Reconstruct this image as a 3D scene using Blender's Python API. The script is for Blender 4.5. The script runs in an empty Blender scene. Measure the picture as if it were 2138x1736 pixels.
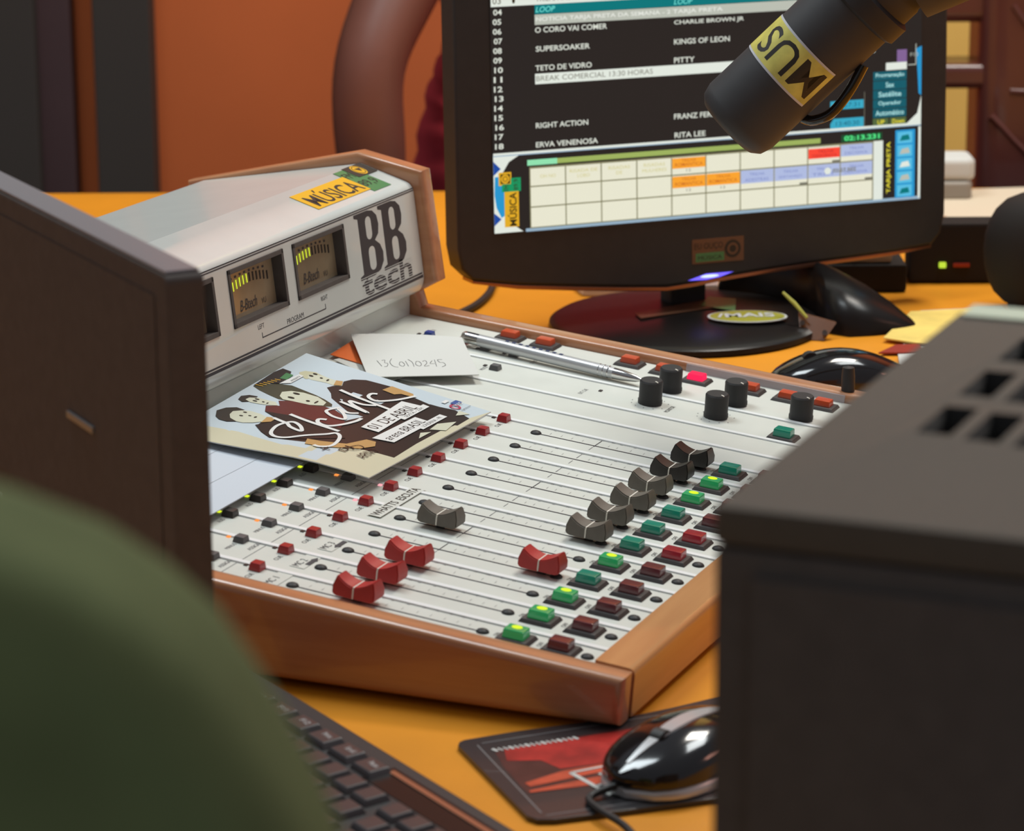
import bpy, bmesh, math, random
from mathutils import Vector, Matrix
random.seed(7)
C = bpy.context.scene.collection
SC = bpy.context.scene
V = Vector
rad = math.radians

# ------------------------------------------------------------------ camera, world, lights, exposure
CAM = V((0.7444, -1.3887, 0.5491)); YAW, PITCH, ROLL, FPX = 0.40408, 0.25692, -0.0058, 6362.8
FWD = V((-math.sin(YAW) * math.cos(PITCH), math.cos(YAW) * math.cos(PITCH), -math.sin(PITCH)))
RGT = V((math.cos(YAW), math.sin(YAW), 0)); UPV = RGT.cross(FWD)
RX = RGT * math.cos(ROLL) + UPV * math.sin(ROLL); UX = UPV * math.cos(ROLL) - RGT * math.sin(ROLL)
cd = bpy.data.cameras.new('camera'); cam = bpy.data.objects.new('camera', cd); C.objects.link(cam)
cam.matrix_world = Matrix(((RX.x, UX.x, -FWD.x, CAM.x), (RX.y, UX.y, -FWD.y, CAM.y), (RX.z, UX.z, -FWD.z, CAM.z), (0, 0, 0, 1)))
cd.sensor_fit = 'HORIZONTAL'; cd.sensor_width = 36; cd.lens = FPX / 2138 * 36; cd.clip_start = 0.02
cd.dof.use_dof = True; cd.dof.focus_distance = 1.90; cd.dof.aperture_fstop = cd.lens / 7.8
SC.camera = cam

wd = bpy.data.worlds.new('world'); SC.world = wd; wd.use_nodes = True
bg = wd.node_tree.nodes['Background']; bg.inputs[0].default_value = (0.84, 0.88, 1.0, 1); bg.inputs[1].default_value = 0.22

def area(name, loc, target, sx, sy, power, col):
    l = bpy.data.lights.new(name, 'AREA'); l.shape = 'RECTANGLE'; l.size = sx; l.size_y = sy; l.energy = power; l.color = col
    o = bpy.data.objects.new(name, l); C.objects.link(o); o.location = loc
    o.rotation_euler = (V(target) - V(loc)).to_track_quat('-Z', 'Y').to_euler(); return o
area('ceiling_lamp', (-0.62, 0.40, 1.85), (0, 0.15, 0.05), 0.55, 0.8, 18.2, (0.90, 1.0, 1.04))
area('ceiling_lamp', (0.55, 1.0, 1.85), (0.1, 0.5, 0.0), 0.5, 0.5, 9, (0.95, 1.0, 1.0))
area('ceiling_lamp', (0.20, 1.42, 1.85), (0.10, 1.9, 0.0), 0.5, 0.5, 27, (1.0, 0.95, 0.86))
area('warm_fill', (2.3, 0.9, 1.15), (0, 0.3, 0.1), 0.5, 0.4, 3.6, (1.0, 0.46, 0.34))  # unseen warm fill, added to tint the bridge face and operator side

SC.view_settings.view_transform = 'Standard'; SC.view_settings.look = 'None'
SC.view_settings.exposure = 0.0; SC.view_settings.gamma = 1.0; SC.view_settings.use_curve_mapping = False

# ------------------------------------------------------------------ frames of reference
def RM(a, b, z=0.0):
    """room frame: a along the back wall, b towards it, z above the desk top"""
    return V((CAM.x + a * math.cos(YAW) - b * math.sin(YAW), CAM.y + a * math.sin(YAW) + b * math.cos(YAW), z))
TILT = 0.1064; Z0 = 0.0473
def PN(s, v, h=0.0):
    """sloping control surface: s towards the operator, v across the channels, h above the plates"""
    return V((s * math.cos(TILT) + h * math.sin(TILT), v, Z0 - s * math.sin(TILT) + h * math.cos(TILT)))
def frame(o, x, y, z, k=1.0):
    o, x, y, z = V(o), V(x), V(y), V(z)
    return lambda a, b, c=0.0: o + (x * a + y * b + z * c) * k
WORLD = lambda a, b, c=0.0: V((a, b, c))

# ------------------------------------------------------------------ materials
def lin(c): return tuple(((x / 255) / 12.92 if x / 255 <= 0.04045 else ((x / 255 + 0.055) / 1.055) ** 2.4) for x in c)
MATS = {}
def mat(name, col, rough=0.5, metal=0.0, emit=None, es=1.0, noise=0.0, nscale=60.0, bump=0.0, trans=0.0, spec=0.5, coat=0.0, alpha=1.0):
    m = bpy.data.materials.new(name); m.use_nodes = True; nt = m.node_tree; b = nt.nodes['Principled BSDF']
    c = lin(col); b.inputs['Base Color'].default_value = (*c, 1); b.inputs['Roughness'].default_value = rough
    b.inputs['Metallic'].default_value = metal; b.inputs['Specular IOR Level'].default_value = spec
    b.inputs['Transmission Weight'].default_value = trans; b.inputs['Coat Weight'].default_value = coat; b.inputs['Alpha'].default_value = alpha
    if emit: b.inputs['Emission Color'].default_value = (*lin(emit), 1); b.inputs['Emission Strength'].default_value = es
    if noise or bump:
        tc = nt.nodes.new('ShaderNodeTexCoord'); n = nt.nodes.new('ShaderNodeTexNoise'); n.inputs['Scale'].default_value = nscale; n.inputs['Detail'].default_value = 5
        nt.links.new(tc.outputs['Object'], n.inputs['Vector'])
        if noise:
            r = nt.nodes.new('ShaderNodeValToRGB'); r.color_ramp.elements[0].position = 0.3; r.color_ramp.elements[1].position = 0.7
            r.color_ramp.elements[0].color = (*[x * (1 - noise) for x in c], 1); r.color_ramp.elements[1].color = (*[min(1, x * (1 + noise)) for x in c], 1)
            nt.links.new(n.outputs['Fac'], r.inputs['Fac']); nt.links.new(r.outputs['Color'], b.inputs['Base Color'])
        if bump:
            u = nt.nodes.new('ShaderNodeBump'); u.inputs['Strength'].default_value = bump; u.inputs['Distance'].default_value = 0.001
            nt.links.new(n.outputs['Fac'], u.inputs['Height']); nt.links.new(u.outputs['Normal'], b.inputs['Normal'])
    MATS[name] = m; return m
def wood(name, ca, cb, axis, rough=0.28, coat=0.35):
    m = mat(name, ca, rough, coat=coat); nt = m.node_tree; b = nt.nodes['Principled BSDF']
    tc = nt.nodes.new('ShaderNodeTexCoord'); mp = nt.nodes.new('ShaderNodeMapping'); n = nt.nodes.new('ShaderNodeTexNoise')
    s = [55, 55, 55]; s[axis] = 3.5; mp.inputs['Scale'].default_value = s; n.inputs['Scale'].default_value = 2.2; n.inputs['Detail'].default_value = 6
    r = nt.nodes.new('ShaderNodeValToRGB'); r.color_ramp.elements[0].position = 0.3; r.color_ramp.elements[1].position = 0.72
    r.color_ramp.elements[0].color = (*lin(cb), 1); r.color_ramp.elements[1].color = (*lin(ca), 1)
    nt.links.new(tc.outputs['Object'], mp.inputs['Vector']); nt.links.new(mp.outputs['Vector'], n.inputs['Vector'])
    nt.links.new(n.outputs['Fac'], r.inputs['Fac']); nt.links.new(r.outputs['Color'], b.inputs['Base Color']); return m
def glow(name, col, s=1.0): return mat(name, (8, 8, 8), 0.6, emit=col, es=s, spec=0.1)

mat('desk', (226, 146, 34), 0.42, noise=0.10, nscale=9, spec=0.35)
mat('wall', (214, 108, 54), 0.8, noise=0.05, nscale=5, bump=0.1)
mat('wall_yellow', (255, 204, 106), 0.7, noise=0.04, nscale=6)
mat('floor', (70, 60, 52), 0.7, noise=0.15, nscale=8)
mat('door_black', (68, 62, 58), 0.7, spec=0.2); mat('door_plum', (74, 52, 54), 0.6, noise=0.1, nscale=4)
wood('oak', (192, 136, 96), (172, 114, 78), 0); wood('oak_cross', (200, 146, 94), (182, 126, 78), 1)
mat('plate', (212, 214, 205), 0.38, noise=0.03, nscale=40, spec=0.4); mat('paint', (206, 210, 205), 0.22, noise=0.02, nscale=30, coat=0.3)
mat('lip', (240, 242, 240), 0.3, coat=0.2); mat('print', (58, 56, 60), 0.6); mat('print_pale', (112, 112, 114), 0.6)
mat('black', (54, 53, 53), 0.5, noise=0.06, nscale=90, spec=0.25); mat('black_gloss', (24, 22, 22), 0.12, coat=0.4); mat('black_satin', (28, 25, 24), 0.30, spec=0.25); mat('black_matt', (94, 87, 83), 0.85, noise=0.06, nscale=120, spec=0.08)
mat('grey_knob', (104, 98, 88), 0.5, noise=0.08, nscale=150); mat('black_knob', (50, 46, 42), 0.4, noise=0.1, nscale=150); mat('red_knob', (178, 46, 42), 0.42, noise=0.06, nscale=150)
mat('pointer_white', (232, 226, 212), 0.5); mat('button_grey', (88, 86, 86), 0.45); mat('button_red', (158, 36, 40), 0.3, coat=0.2); mat('button_dark', (52, 47, 43), 0.4)
mat('button_blue', (48, 70, 140), 0.3); mat('button_orange', (196, 72, 34), 0.32, coat=0.2)
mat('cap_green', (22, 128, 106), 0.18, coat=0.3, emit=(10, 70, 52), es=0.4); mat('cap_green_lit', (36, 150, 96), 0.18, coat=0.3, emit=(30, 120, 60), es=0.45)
mat('cap_maroon', (92, 36, 42), 0.25, coat=0.3, emit=(70, 12, 20), es=0.12); mat('cap_red_dim', (134, 28, 40), 0.22, coat=0.3, emit=(120, 8, 24), es=0.3); glow('cap_pink', (255, 36, 84), 1.15)
mat('button_base', (60, 54, 52), 0.55)
glow('led_yellow', (216, 232, 58), 1.05); glow('led_orange', (255, 150, 70), 1.1); glow('led_pink', (255, 172, 180), 1.1); glow('led_lime', (214, 236, 40), 1.2)
mat('led_dark', (52, 44, 42), 0.4); glow('led_green', (190, 220, 60), 1.1); glow('led_violet', (112, 96, 255), 1.6); glow('led_white', (200, 215, 255), 1.5)
mat('meter_glass', (140, 122, 98), 0.12, noise=0.1, nscale=60, emit=(120, 104, 80), es=0.10, coat=0.5); mat('meter_tick', (50, 42, 36), 0.6)
mat('yellow', (226, 172, 34), 0.4); mat('green', (70, 128, 78), 0.4); mat('ink', (40, 34, 26), 0.5)
mat('paper', (204, 204, 198), 0.75); mat('paper_blue', (196, 202, 210), 0.7); mat('pencil', (84, 82, 82), 0.8); mat('card_orange', (226, 106, 36), 0.4)
mat('chrome', (205, 203, 200), 0.12, metal=1.0); mat('silver', (196, 196, 196), 0.32, metal=0.45); mat('pen_ink', (40, 52, 96), 0.5)
mat('copper', (150, 104, 80), 0.22, metal=0.7); mat('rubber', (34, 32, 31), 0.55); mat('speaker_black', (44, 40, 38), 0.8, spec=0.15)
mat('brown_leather', (86, 46, 40), 0.30, noise=0.12, nscale=14, bump=0.3, coat=0.2)
mat('skin', (112, 68, 55), 0.5, noise=0.05, nscale=20); mat('shirt', (184, 46, 58), 0.85, noise=0.08, nscale=40); mat('trousers', (44, 44, 56), 0.9); mat('hair', (22, 18, 16), 0.7)
mat('olive', (112, 122, 80), 0.9, noise=0.12, nscale=25, bump=0.2, spec=0.15)
mat('grey_case', (92, 83, 73), 0.7, noise=0.04, nscale=200, spec=0.2); mat('vent', (44, 42, 38), 0.8); mat('mint', (206, 216, 190), 0.7)
mat('clear_plastic', (206, 196, 190), 0.2, alpha=0.75, coat=0.3); mat('clear_grey', (196, 188, 190), 0.25, alpha=0.6); mat('amber', (108, 66, 36), 0.2, alpha=0.85, coat=0.3)
mat('key', (66, 60, 60), 0.35, coat=0.2); mat('key_print', (200, 198, 196), 0.6); mat('keyboard', (44, 40, 39), 0.45); mat('bronze', (176, 128, 100), 0.25, metal=0.5)
mat('slab_sheen', (132, 128, 130), 0.35); mat('badge_grey', (120, 120, 120), 0.35); mat('clear_grey2', (150, 140, 128), 0.5); mat('grey_plastic', (150, 140, 140), 0.4)
mat('pad_black', (46, 44, 46), 0.35, coat=0.2); mat('pad_red', (176, 44, 38), 0.35, noise=0.35, nscale=60); mat('pad_orange', (204, 84, 56), 0.35, noise=0.25, nscale=80); mat('pad_dark', (76, 38, 36), 0.35, noise=0.3, nscale=70); mat('pad_line', (120, 118, 118), 0.4)
mat('sticker_brown', (120, 84, 62), 0.35, alpha=0.8); mat('sticker_oval', (176, 172, 66), 0.35); mat('mic_yellow', (206, 196, 100), 0.4, noise=0.25, nscale=70); mat('mic_edge', (196, 196, 200), 0.3)
mat('mic_black', (54, 52, 52), 0.6, noise=0.05, nscale=80)
mat('yellow_paper', (236, 206, 110), 0.6, noise=0.18, nscale=25); mat('red_card', (150, 44, 24), 0.5); mat('beige_paper', (214, 196, 170), 0.75)
for nm, c in dict(fly_sky=(196, 208, 214), fly_sand=(206, 200, 172), fly_dark=(46, 38, 36), fly_maroon=(98, 46, 44), fly_skin=(206, 206, 184), fly_tan=(190, 150, 96), fly_hair=(52, 46, 40), fly_olive=(72, 70, 54), fly_white=(226, 226, 222), fly_blond=(196, 192, 160), fly_blue=(70, 92, 150), fly_pink=(186, 60, 90)).items(): mat(nm, c, 0.32, spec=0.4)
for nm, c in dict(s_black=(42, 37, 35), s_white=(226, 232, 222), s_text=(222, 226, 214), s_teal=(6, 118, 122), s_cyanlt=(120, 236, 226), s_grey=(186, 190, 178), s_greytx=(226, 228, 220), s_dim=(120, 118, 104), s_line=(150, 176, 196), s_lime=(158, 178, 96), s_mint=(146, 226, 176), s_cream=(232, 230, 208), s_grid=(132, 128, 96), s_orange=(250, 164, 50), s_ortx=(206, 110, 40), s_red=(250, 74, 56), s_redtx=(190, 40, 40), s_bluish=(176, 188, 224), s_blutx=(120, 132, 196), s_green=(90, 240, 140), s_greenbox=(30, 80, 50), s_cyan=(58, 168, 196), s_cytx=(30, 96, 120), s_blue=(40, 150, 206), s_blue2=(90, 190, 226), s_btn=(20, 92, 106), s_btntx=(170, 222, 222), s_olive=(84, 104, 64), s_yel=(226, 214, 60), s_must=(226, 172, 40), s_dkgreen=(24, 150, 96), s_ink=(50, 40, 20), s_deep=(30, 74, 160), s_paleyel=(208, 200, 130), s_violet=(130, 100, 150)).items(): glow(nm, c, 1.0)

# ------------------------------------------------------------------ mesh builder
class MB:
    def __init__(self, m=WORLD): self.bm = bmesh.new(); self.mats = []; self.m = m
    def mi(self, name):
        if name not in self.mats: self.mats.append(name)
        return self.mats.index(name)
    def face(self, pts, mt):
        f = self.bm.faces.new([self.bm.verts.new(p) for p in pts]); f.material_index = self.mi(mt); return f
    def poly(self, pts, mt, h=0.0): return self.face([self.m(p[0], p[1], h) for p in pts], mt)
    def rect(self, x0, y0, x1, y1, mt, h=0.0): return self.poly([(x0, y0), (x1, y0), (x1, y1), (x0, y1)], mt, h)
    def ell(self, cx, cy, rx, ry, mt, h=0.0, n=24): return self.poly([(cx + rx * math.cos(2 * math.pi * i / n), cy + ry * math.sin(2 * math.pi * i / n)) for i in range(n)], mt, h)
    def ring(self, cx, cy, r0, r1, mt, h=0.0, n=28, asp=1.0):
        for i in range(n):
            a, b = 2 * math.pi * i / n, 2 * math.pi * (i + 1) / n
            self.poly([(cx + r * math.cos(t), cy + asp * r * math.sin(t)) for r, t in ((r0, a), (r1, a), (r1, b), (r0, b))], mt, h)
    def stroke(self, pts, w, mt, h=0.0, smooth=True, n=5):
        P = [V((p[0], p[1])) for p in pts]
        if smooth and len(P) > 2:
            Q = []
            for i in range(len(P) - 1):
                p0, p1, p2, p3 = P[max(i - 1, 0)], P[i], P[i + 1], P[min(i + 2, len(P) - 1)]
                for k in range(n):
                    t = k / n; Q.append(0.5 * ((2 * p1) + (p2 - p0) * t + (2 * p0 - 5 * p1 + 4 * p2 - p3) * t * t + (3 * p1 - p0 - 3 * p2 + p3) * t ** 3))
            P = Q + [P[-1]]
        L = []; R = []
        for i, p in enumerate(P):
            d = (P[min(i + 1, len(P) - 1)] - P[max(i - 1, 0)])
            if d.length < 1e-9: d = V((1, 0))
            d.normalize(); q = V((-d.y, d.x)) * w / 2; L.append(p + q); R.append(p - q)
        for i in range(len(P) - 1): self.poly([L[i], R[i], R[i + 1], L[i + 1]], mt, h)
    def text(self, s, x, y, w, hg, mt, h=0.0, bold=0.0, rot=0.0, shear=0.0):
        cu = bpy.data.curves.new('lettering', 'FONT'); cu.body = s; cu.size = 1; cu.offset = bold; cu.shear = shear; cu.resolution_u = 3
        ob = bpy.data.objects.new('lettering', cu); me = bpy.data.meshes.new_from_object(ob)
        xs = [v.co.x for v in me.vertices]; ys = [v.co.y for v in me.vertices]
        if xs:
            x0, y0 = min(xs), min(ys); kx = w / max(max(xs) - x0, 1e-6); ky = hg / max(max(ys) - y0, 1e-6); c, sn = math.cos(rot), math.sin(rot)
            vs = []
            for v in me.vertices:
                a, b = (v.co.x - x0) * kx, (v.co.y - y0) * ky; vs.append(self.bm.verts.new(self.m(x + a * c - b * sn, y + a * sn + b * c, h)))
            i = self.mi(mt)
            for p in me.polygons:
                try: f = self.bm.faces.new([vs[k] for k in p.vertices]); f.material_index = i
                except ValueError: pass
        bpy.data.objects.remove(ob); bpy.data.meshes.remove(me); bpy.data.curves.remove(cu)
    def hexa(self, p, mt, bev=0.0, seg=2):
        v = [self.bm.verts.new(q) for q in p]; i = self.mi(mt); fs = []
        for k in ((0, 3, 2, 1), (4, 5, 6, 7), (0, 1, 5, 4), (1, 2, 6, 5), (2, 3, 7, 6), (3, 0, 4, 7)):
            f = self.bm.faces.new([v[j] for j in k]); f.material_index = i; fs.append(f)
        if bev: bmesh.ops.bevel(self.bm, geom=list({e for f in fs for e in f.edges}), offset=bev, segments=seg, affect='EDGES', profile=0.6, material=i)
    def box(self, x0, x1, y0, y1, z0, z1, mt, bev=0.0, seg=2):
        m = self.m; self.hexa([m(x0, y0, z0), m(x1, y0, z0), m(x1, y1, z0), m(x0, y1, z0), m(x0, y0, z1), m(x1, y0, z1), m(x1, y1, z1), m(x0, y1, z1)], mt, bev, seg)
    def prism(self, pts, h0, h1, mt, bev=0.0, seg=2, top=None):
        """outline extruded along the frame's third axis"""
        a = [self.bm.verts.new(self.m(p[0], p[1], h0)) for p in pts]; b = [self.bm.verts.new(self.m(p[0], p[1], h1)) for p in pts]; n = len(pts); i = self.mi(mt); fs = []
        fs.append(self.bm.faces.new(a[::-1])); fs.append(self.bm.faces.new(b))
        for k in range(n): fs.append(self.bm.faces.new((a[k], a[(k + 1) % n], b[(k + 1) % n], b[k])))
        for f in fs: f.material_index = i
        if top: fs[1].material_index = self.mi(top)
        bmesh.ops.recalc_face_normals(self.bm, faces=fs)
        if bev:
            es = {e for f in fs[:2] for e in f.edges} if bev > 0 else {e for e in fs[1].edges}
            bmesh.ops.bevel(self.bm, geom=list(es), offset=abs(bev), segments=seg, affect='EDGES', profile=0.6)
    def loft(self, rings, mt, cap=True, close=True):
        i = self.mi(mt); R = [[self.bm.verts.new(p) for p in r] for r in rings]; n = len(R[0]); fs = []
        for a, b in zip(R, R[1:]):
            for k in range(n if close else n - 1): fs.append(self.bm.faces.new((a[k], a[(k + 1) % n], b[(k + 1) % n], b[k])))
        if cap: fs.append(self.bm.faces.new(R[0][::-1])); fs.append(self.bm.faces.new(R[-1]))
        for f in fs: f.material_index = i
        bmesh.ops.recalc_face_normals(self.bm, faces=fs)
    def lathe(self, prof, mt, n=28, c=(0, 0)):
        self.loft([[self.m(c[0] + r * math.cos(2 * math.pi * k / n), c[1] + r * math.sin(2 * math.pi * k / n), z) for k in range(n)] for r, z in prof], mt)
    def tube(self, path, r, mt, n=10, cap=True):
        P = [V(p) for p in path]; rings = []; up = V((0.13, 0.21, 0.97))
        for i, p in enumerate(P):
            d = (P[min(i + 1, len(P) - 1)] - P[max(i - 1, 0)]).normalized(); a = d.cross(up).normalized(); b = a.cross(d); rr = r[i] if isinstance(r, (list, tuple)) else r
            rings.append([p + (a * math.cos(2 * math.pi * k / n) + b * math.sin(2 * math.pi * k / n)) * rr for k in range(n)])
        self.loft(rings, mt, cap)
    def bend(self, fn, xs, ys):
        for co, no in [((x, 0, 0), (1, 0, 0)) for x in xs] + [((0, y, 0), (0, 1, 0)) for y in ys]:
            bmesh.ops.bisect_plane(self.bm, geom=self.bm.verts[:] + self.bm.edges[:] + self.bm.faces[:], plane_co=co, plane_no=no, dist=1e-7)
        for v in self.bm.verts: v.co = fn(*v.co)
    def mesh(self, name, sub=V((0, 0, 0)), ang=38):
        me = bpy.data.meshes.new(name)
        for v in self.bm.verts: v.co -= sub
        for f in self.bm.faces: f.smooth = True
        self.bm.to_mesh(me); self.bm.free()
        for n in self.mats: me.materials.append(MATS[n])
        me.set_sharp_from_angle(angle=rad(ang)); return me
    def build(self, name, parent=None, sub=V((0, 0, 0)), label=None, ang=38, loc=None):
        o = bpy.data.objects.new(name, self.mesh(name, sub, ang)); C.objects.link(o)
        if parent: o.parent = parent
        if loc is not None: o.location = loc
        if label: o['label'] = label
        if ang < 50: wn(o)
        return o
def wn(o):
    m = o.modifiers.new('normals', 'WEIGHTED_NORMAL'); m.keep_sharp = True; m.weight = 80
def smooth_path(P, n=6):
    P = [V(p) for p in P]; Q = []
    for i in range(len(P) - 1):
        p0, p1, p2, p3 = P[max(i - 1, 0)], P[i], P[i + 1], P[min(i + 2, len(P) - 1)]
        for k in range(n):
            t = k / n; Q.append(0.5 * ((2 * p1) + (p2 - p0) * t + (2 * p0 - 5 * p1 + 4 * p2 - p3) * t * t + (3 * p1 - p0 - 3 * p2 + p3) * t ** 3))
    return Q + [P[-1]]
def thing(name, label, cat, loc=(0, 0, 0), group=None):
    o = bpy.data.objects.new(name, None); o.empty_display_size = 0.05; C.objects.link(o); o.location = loc; o['label'] = label; o['category'] = cat
    if group: o['group'] = group
    return o
def tag(o, label, cat, group=None):
    o['label'] = label; o['category'] = cat
    if group: o['group'] = group
    return o
def put(me, name, parent, loc, rot=(0, 0, 0), label=None):
    o = bpy.data.objects.new(name, me); C.objects.link(o); o.parent = parent; o.location = loc; o.rotation_euler = rot; wn(o)
    if label: o['label'] = label
    return o
def struct(o): o['kind'] = 'structure'; return o
def rrect(x0, y0, x1, y1, r, n=5):
    out = []
    for cx, cy, a in ((x1 - r, y0 + r, -90), (x1 - r, y1 - r, 0), (x0 + r, y1 - r, 90), (x0 + r, y0 + r, 180)):
        for k in range(n + 1): t = rad(a + 90 * k / n); out.append((cx + r * math.cos(t), cy + r * math.sin(t)))
    return out

# ------------------------------------------------------------------ the room
mb = MB(RM); mb.box(-3.2, 3.2, 3.86, 3.98, -0.75, 2.1, 'wall'); struct(mb.build('wall_back'))
mb = MB(RM); mb.box(-3.2, 3.2, -0.6, 3.98, -0.80, -0.75, 'floor'); struct(mb.build('floor'))
mb = MB(RM); mb.box(0.40, 0.70, 3.83, 3.86, -0.75, 2.0, 'wall_yellow', 0.004); struct(mb.build('trim_1'))
mb = MB(RM); mb.box(-0.521, -0.449, 3.80, 3.86, -0.75, 2.0, 'door_black', 0.004); struct(mb.build('trim_2'))
d1 = MB(RM); d1.box(-0.72, -0.551, 3.82, 3.86, -0.75, 2.0, 'door_plum', 0.003); d1.box(-1.4, -0.592, 3.79, 3.819, -0.75, 2.0, 'door_black', 0.004); struct(d1.build('door_1'))

# ------------------------------------------------------------------ the desk
base = RM(0.1, 1.9, -0.75)
desk = thing('desk', 'long desk with a plain mustard yellow top under the mixing console', 'desk', base)
mb = MB(RM); mb.box(-1.3, 1.3, 0.62, 2.965, -0.03, 0.0, 'desk', 0.003); mb.build('desk_top', desk, base)
for a, b in ((-1.2, 0.72), (1.15, 0.72), (-1.2, 2.85), (1.15, 2.85)):
    mb = MB(RM); mb.box(a, a + 0.06, b, b + 0.06, -0.75, -0.031, 'black', 0.003); mb.build('leg', desk, base)

# ------------------------------------------------------------------ the mixing console
R0 = V((0.0, 0.26, 0.0))
con = thing('mixing_console', 'broadcast mixing console with white fader strips in an oak frame', 'mixing console', R0)
XZ = frame((0, 0, 0), (1, 0, 0), (0, 0, 1), (0, 1, 0))
def xz(s, h): p = PN(s, 0, h); return (p.x, p.z)
def fillet(pts, idx, r, n=5):
    out = []
    for i, p in enumerate(pts):
        if i not in idx: out.append(p); continue
        a, q, b = V(pts[i - 1]), V(p), V(pts[(i + 1) % len(pts)]); d0 = (a - q).normalized(); d1 = (b - q).normalized(); s, e = q + d0 * r, q + d1 * r
        for k in range(n + 1): t = k / n; out.append(tuple(s * (1 - t) ** 2 + q * 2 * t * (1 - t) + e * t * t))
    return out
side = [(-0.3401, 0.1496), (-0.2013, 0.1796), (-0.1505, 0.169), (-0.1391, 0.0897), (-0.1562, 0.0802), xz(-0.1545, 0.0065), xz(0.2255, 0.0065), (0.2225, 0.004), (-0.335, 0.004)]
mb = MB(XZ); mb.prism(side, 0.5437, 0.560, 'oak', 0.004, 3); mb.build('side_panel', con, R0)
mb = MB(XZ); mb.prism(side, -0.0339, -0.0167, 'oak', 0.005, 3); mb.build('side_panel', con, R0)
mb = MB(XZ); mb.prism(fillet([xz(0.2035, 0.0066), xz(0.2257, 0.0066), (0.2227, 0.004), (0.2030, 0.004)], (1,), 0.004), -0.0165, 0.5435, 'oak_cross'); mb.build('palm_rest', con, R0, 'pale oak palm rest along the front edge')
mb = MB(XZ); mb.prism([(-0.325, 0.006), (0.2, 0.006), xz(0.2, -0.004), xz(-0.3, -0.004)], -0.0163, 0.5433, 'black'); mb.build('chassis', con, R0)
mb = MB(PN); mb.box(0.05, 0.165, 0.5420, 0.5436, 0.0, 0.0055, 'clear_grey', 0.0005); mb.build('edge_trim', con, R0, 'pale metal strip along the far oak rail')
for x in (-0.28, 0.17):
    for y in (0.03, 0.50): mb = MB(); mb.lathe([(0.010, 0.0), (0.010, 0.006)], 'rubber', 16, (x, y)); mb.build('foot', con, R0)

# meter bridge
FT = V((-0.1571, 0, 0.1593)); FB = V((-0.1487, 0, 0.0888)); FY = (FT - FB).normalized(); FN = V((0, 1, 0)).cross(FY)
FACE = lambda v, b, h=0.0: FT + V((0, v, 0)) + FY * b + FN * h           # b is negative downwards
prof = [(-0.3252, 0.055), (-0.3252, 0.151), (-0.1973, 0.1718), (FT.x, FT.z), (FB.x, FB.z), (-0.1530, 0.0822), (-0.1607, 0.0801), (-0.161, 0.0652), (-0.165, 0.055)]
prof = fillet(prof, (3, 4), 0.006); 
mb = MB(XZ); mb.prism(prof, -0.0162, 0.5430, 'paint')
bridge = mb.build('meter_bridge', con, R0, 'white metal meter bridge along the back')
METERS = ((0.1690, 0.2442), (0.2631, 0.3387), (0.3522, 0.4280))
cut = MB(FACE)
for v0, v1 in METERS: cut.box(v0 + 0.001, v1 - 0.001, -0.0440, -0.0084, -0.0085, 0.006, 'black')
co = cut.build('cutter', con, R0); bridge.modifiers.clear(); bo = bridge.modifiers.new('b', 'BOOLEAN'); bo.object = co; bo.solver = 'EXACT'; bo.operation = 'DIFFERENCE'
dg = bpy.context.evaluated_depsgraph_get(); nm = bpy.data.meshes.new_from_object(bridge.evaluated_get(dg)); bridge.modifiers.clear(); bridge.data = nm; wn(bridge); bpy.data.objects.remove(co)
nm.set_sharp_from_angle(angle=rad(38))
for n, (v0, v1) in enumerate(METERS):
    mb = MB(FACE); w = v1 - v0
    for a0, a1, b0, b1 in ((v0, v0 + 0.0030, -0.045, -0.0074), (v1 - 0.0030, v1, -0.045, -0.0074), (v0, v1, -0.0105, -0.0074), (v0, v1, -0.045, -0.0418)):
        mb.box(a0, a1, b0, b1, -0.0086, 0.0009, 'black_matt', 0.0004)
    me = mb.build('vu_meter', con, R0)
    mb = MB(FACE); mb.rect(v0 + 0.003, -0.042, v1 - 0.003, -0.010, 'meter_glass', -0.0072)
    for k in range(12):
        t = k / 11; x = v0 + 0.0125 + 0.0047 * k; y = -0.0285 + 0.0068 * math.sin(math.pi * (0.18 + 0.64 * t))
        if k >= 6: mb.box(x - 0.0008, x + 0.0008, y, y + 0.0056, -0.0072, -0.0069, 'meter_tick')
    mb.text('B-Btech', v0 + 0.0235, -0.0385, 0.023, 0.0070, 'print', -0.0069, shear=0.35); mb.text('VU', v0 + 0.0525, -0.0388, 0.006, 0.0036, 'print', -0.0069)
    for k in range(8): mb.rect(v0 + 0.015 + 0.0062 * k, -0.0165 + 0.0012 * math.sin(k * 0.45), v0 + 0.0175 + 0.0062 * k, -0.0151 + 0.0012 * math.sin(k * 0.45), 'print', -0.0070)
    mb.build('meter_face', me, R0)
    if n:
        mb = MB(FACE)
        for k in range(6):
            t = k / 11; x = v0 + 0.0125 + 0.0047 * k; y = -0.0285 + 0.0068 * math.sin(math.pi * (0.18 + 0.64 * t))
            mb.poly([(x - 0.0002, y - 0.0002), (x + 0.0010, y), (x + 0.0008, y + 0.0060), (x - 0.0006, y + 0.0056)], 'led_yellow', -0.0067)
        mb.build('level_light', me, R0, 'six lit yellow bars of the level meter')
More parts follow.
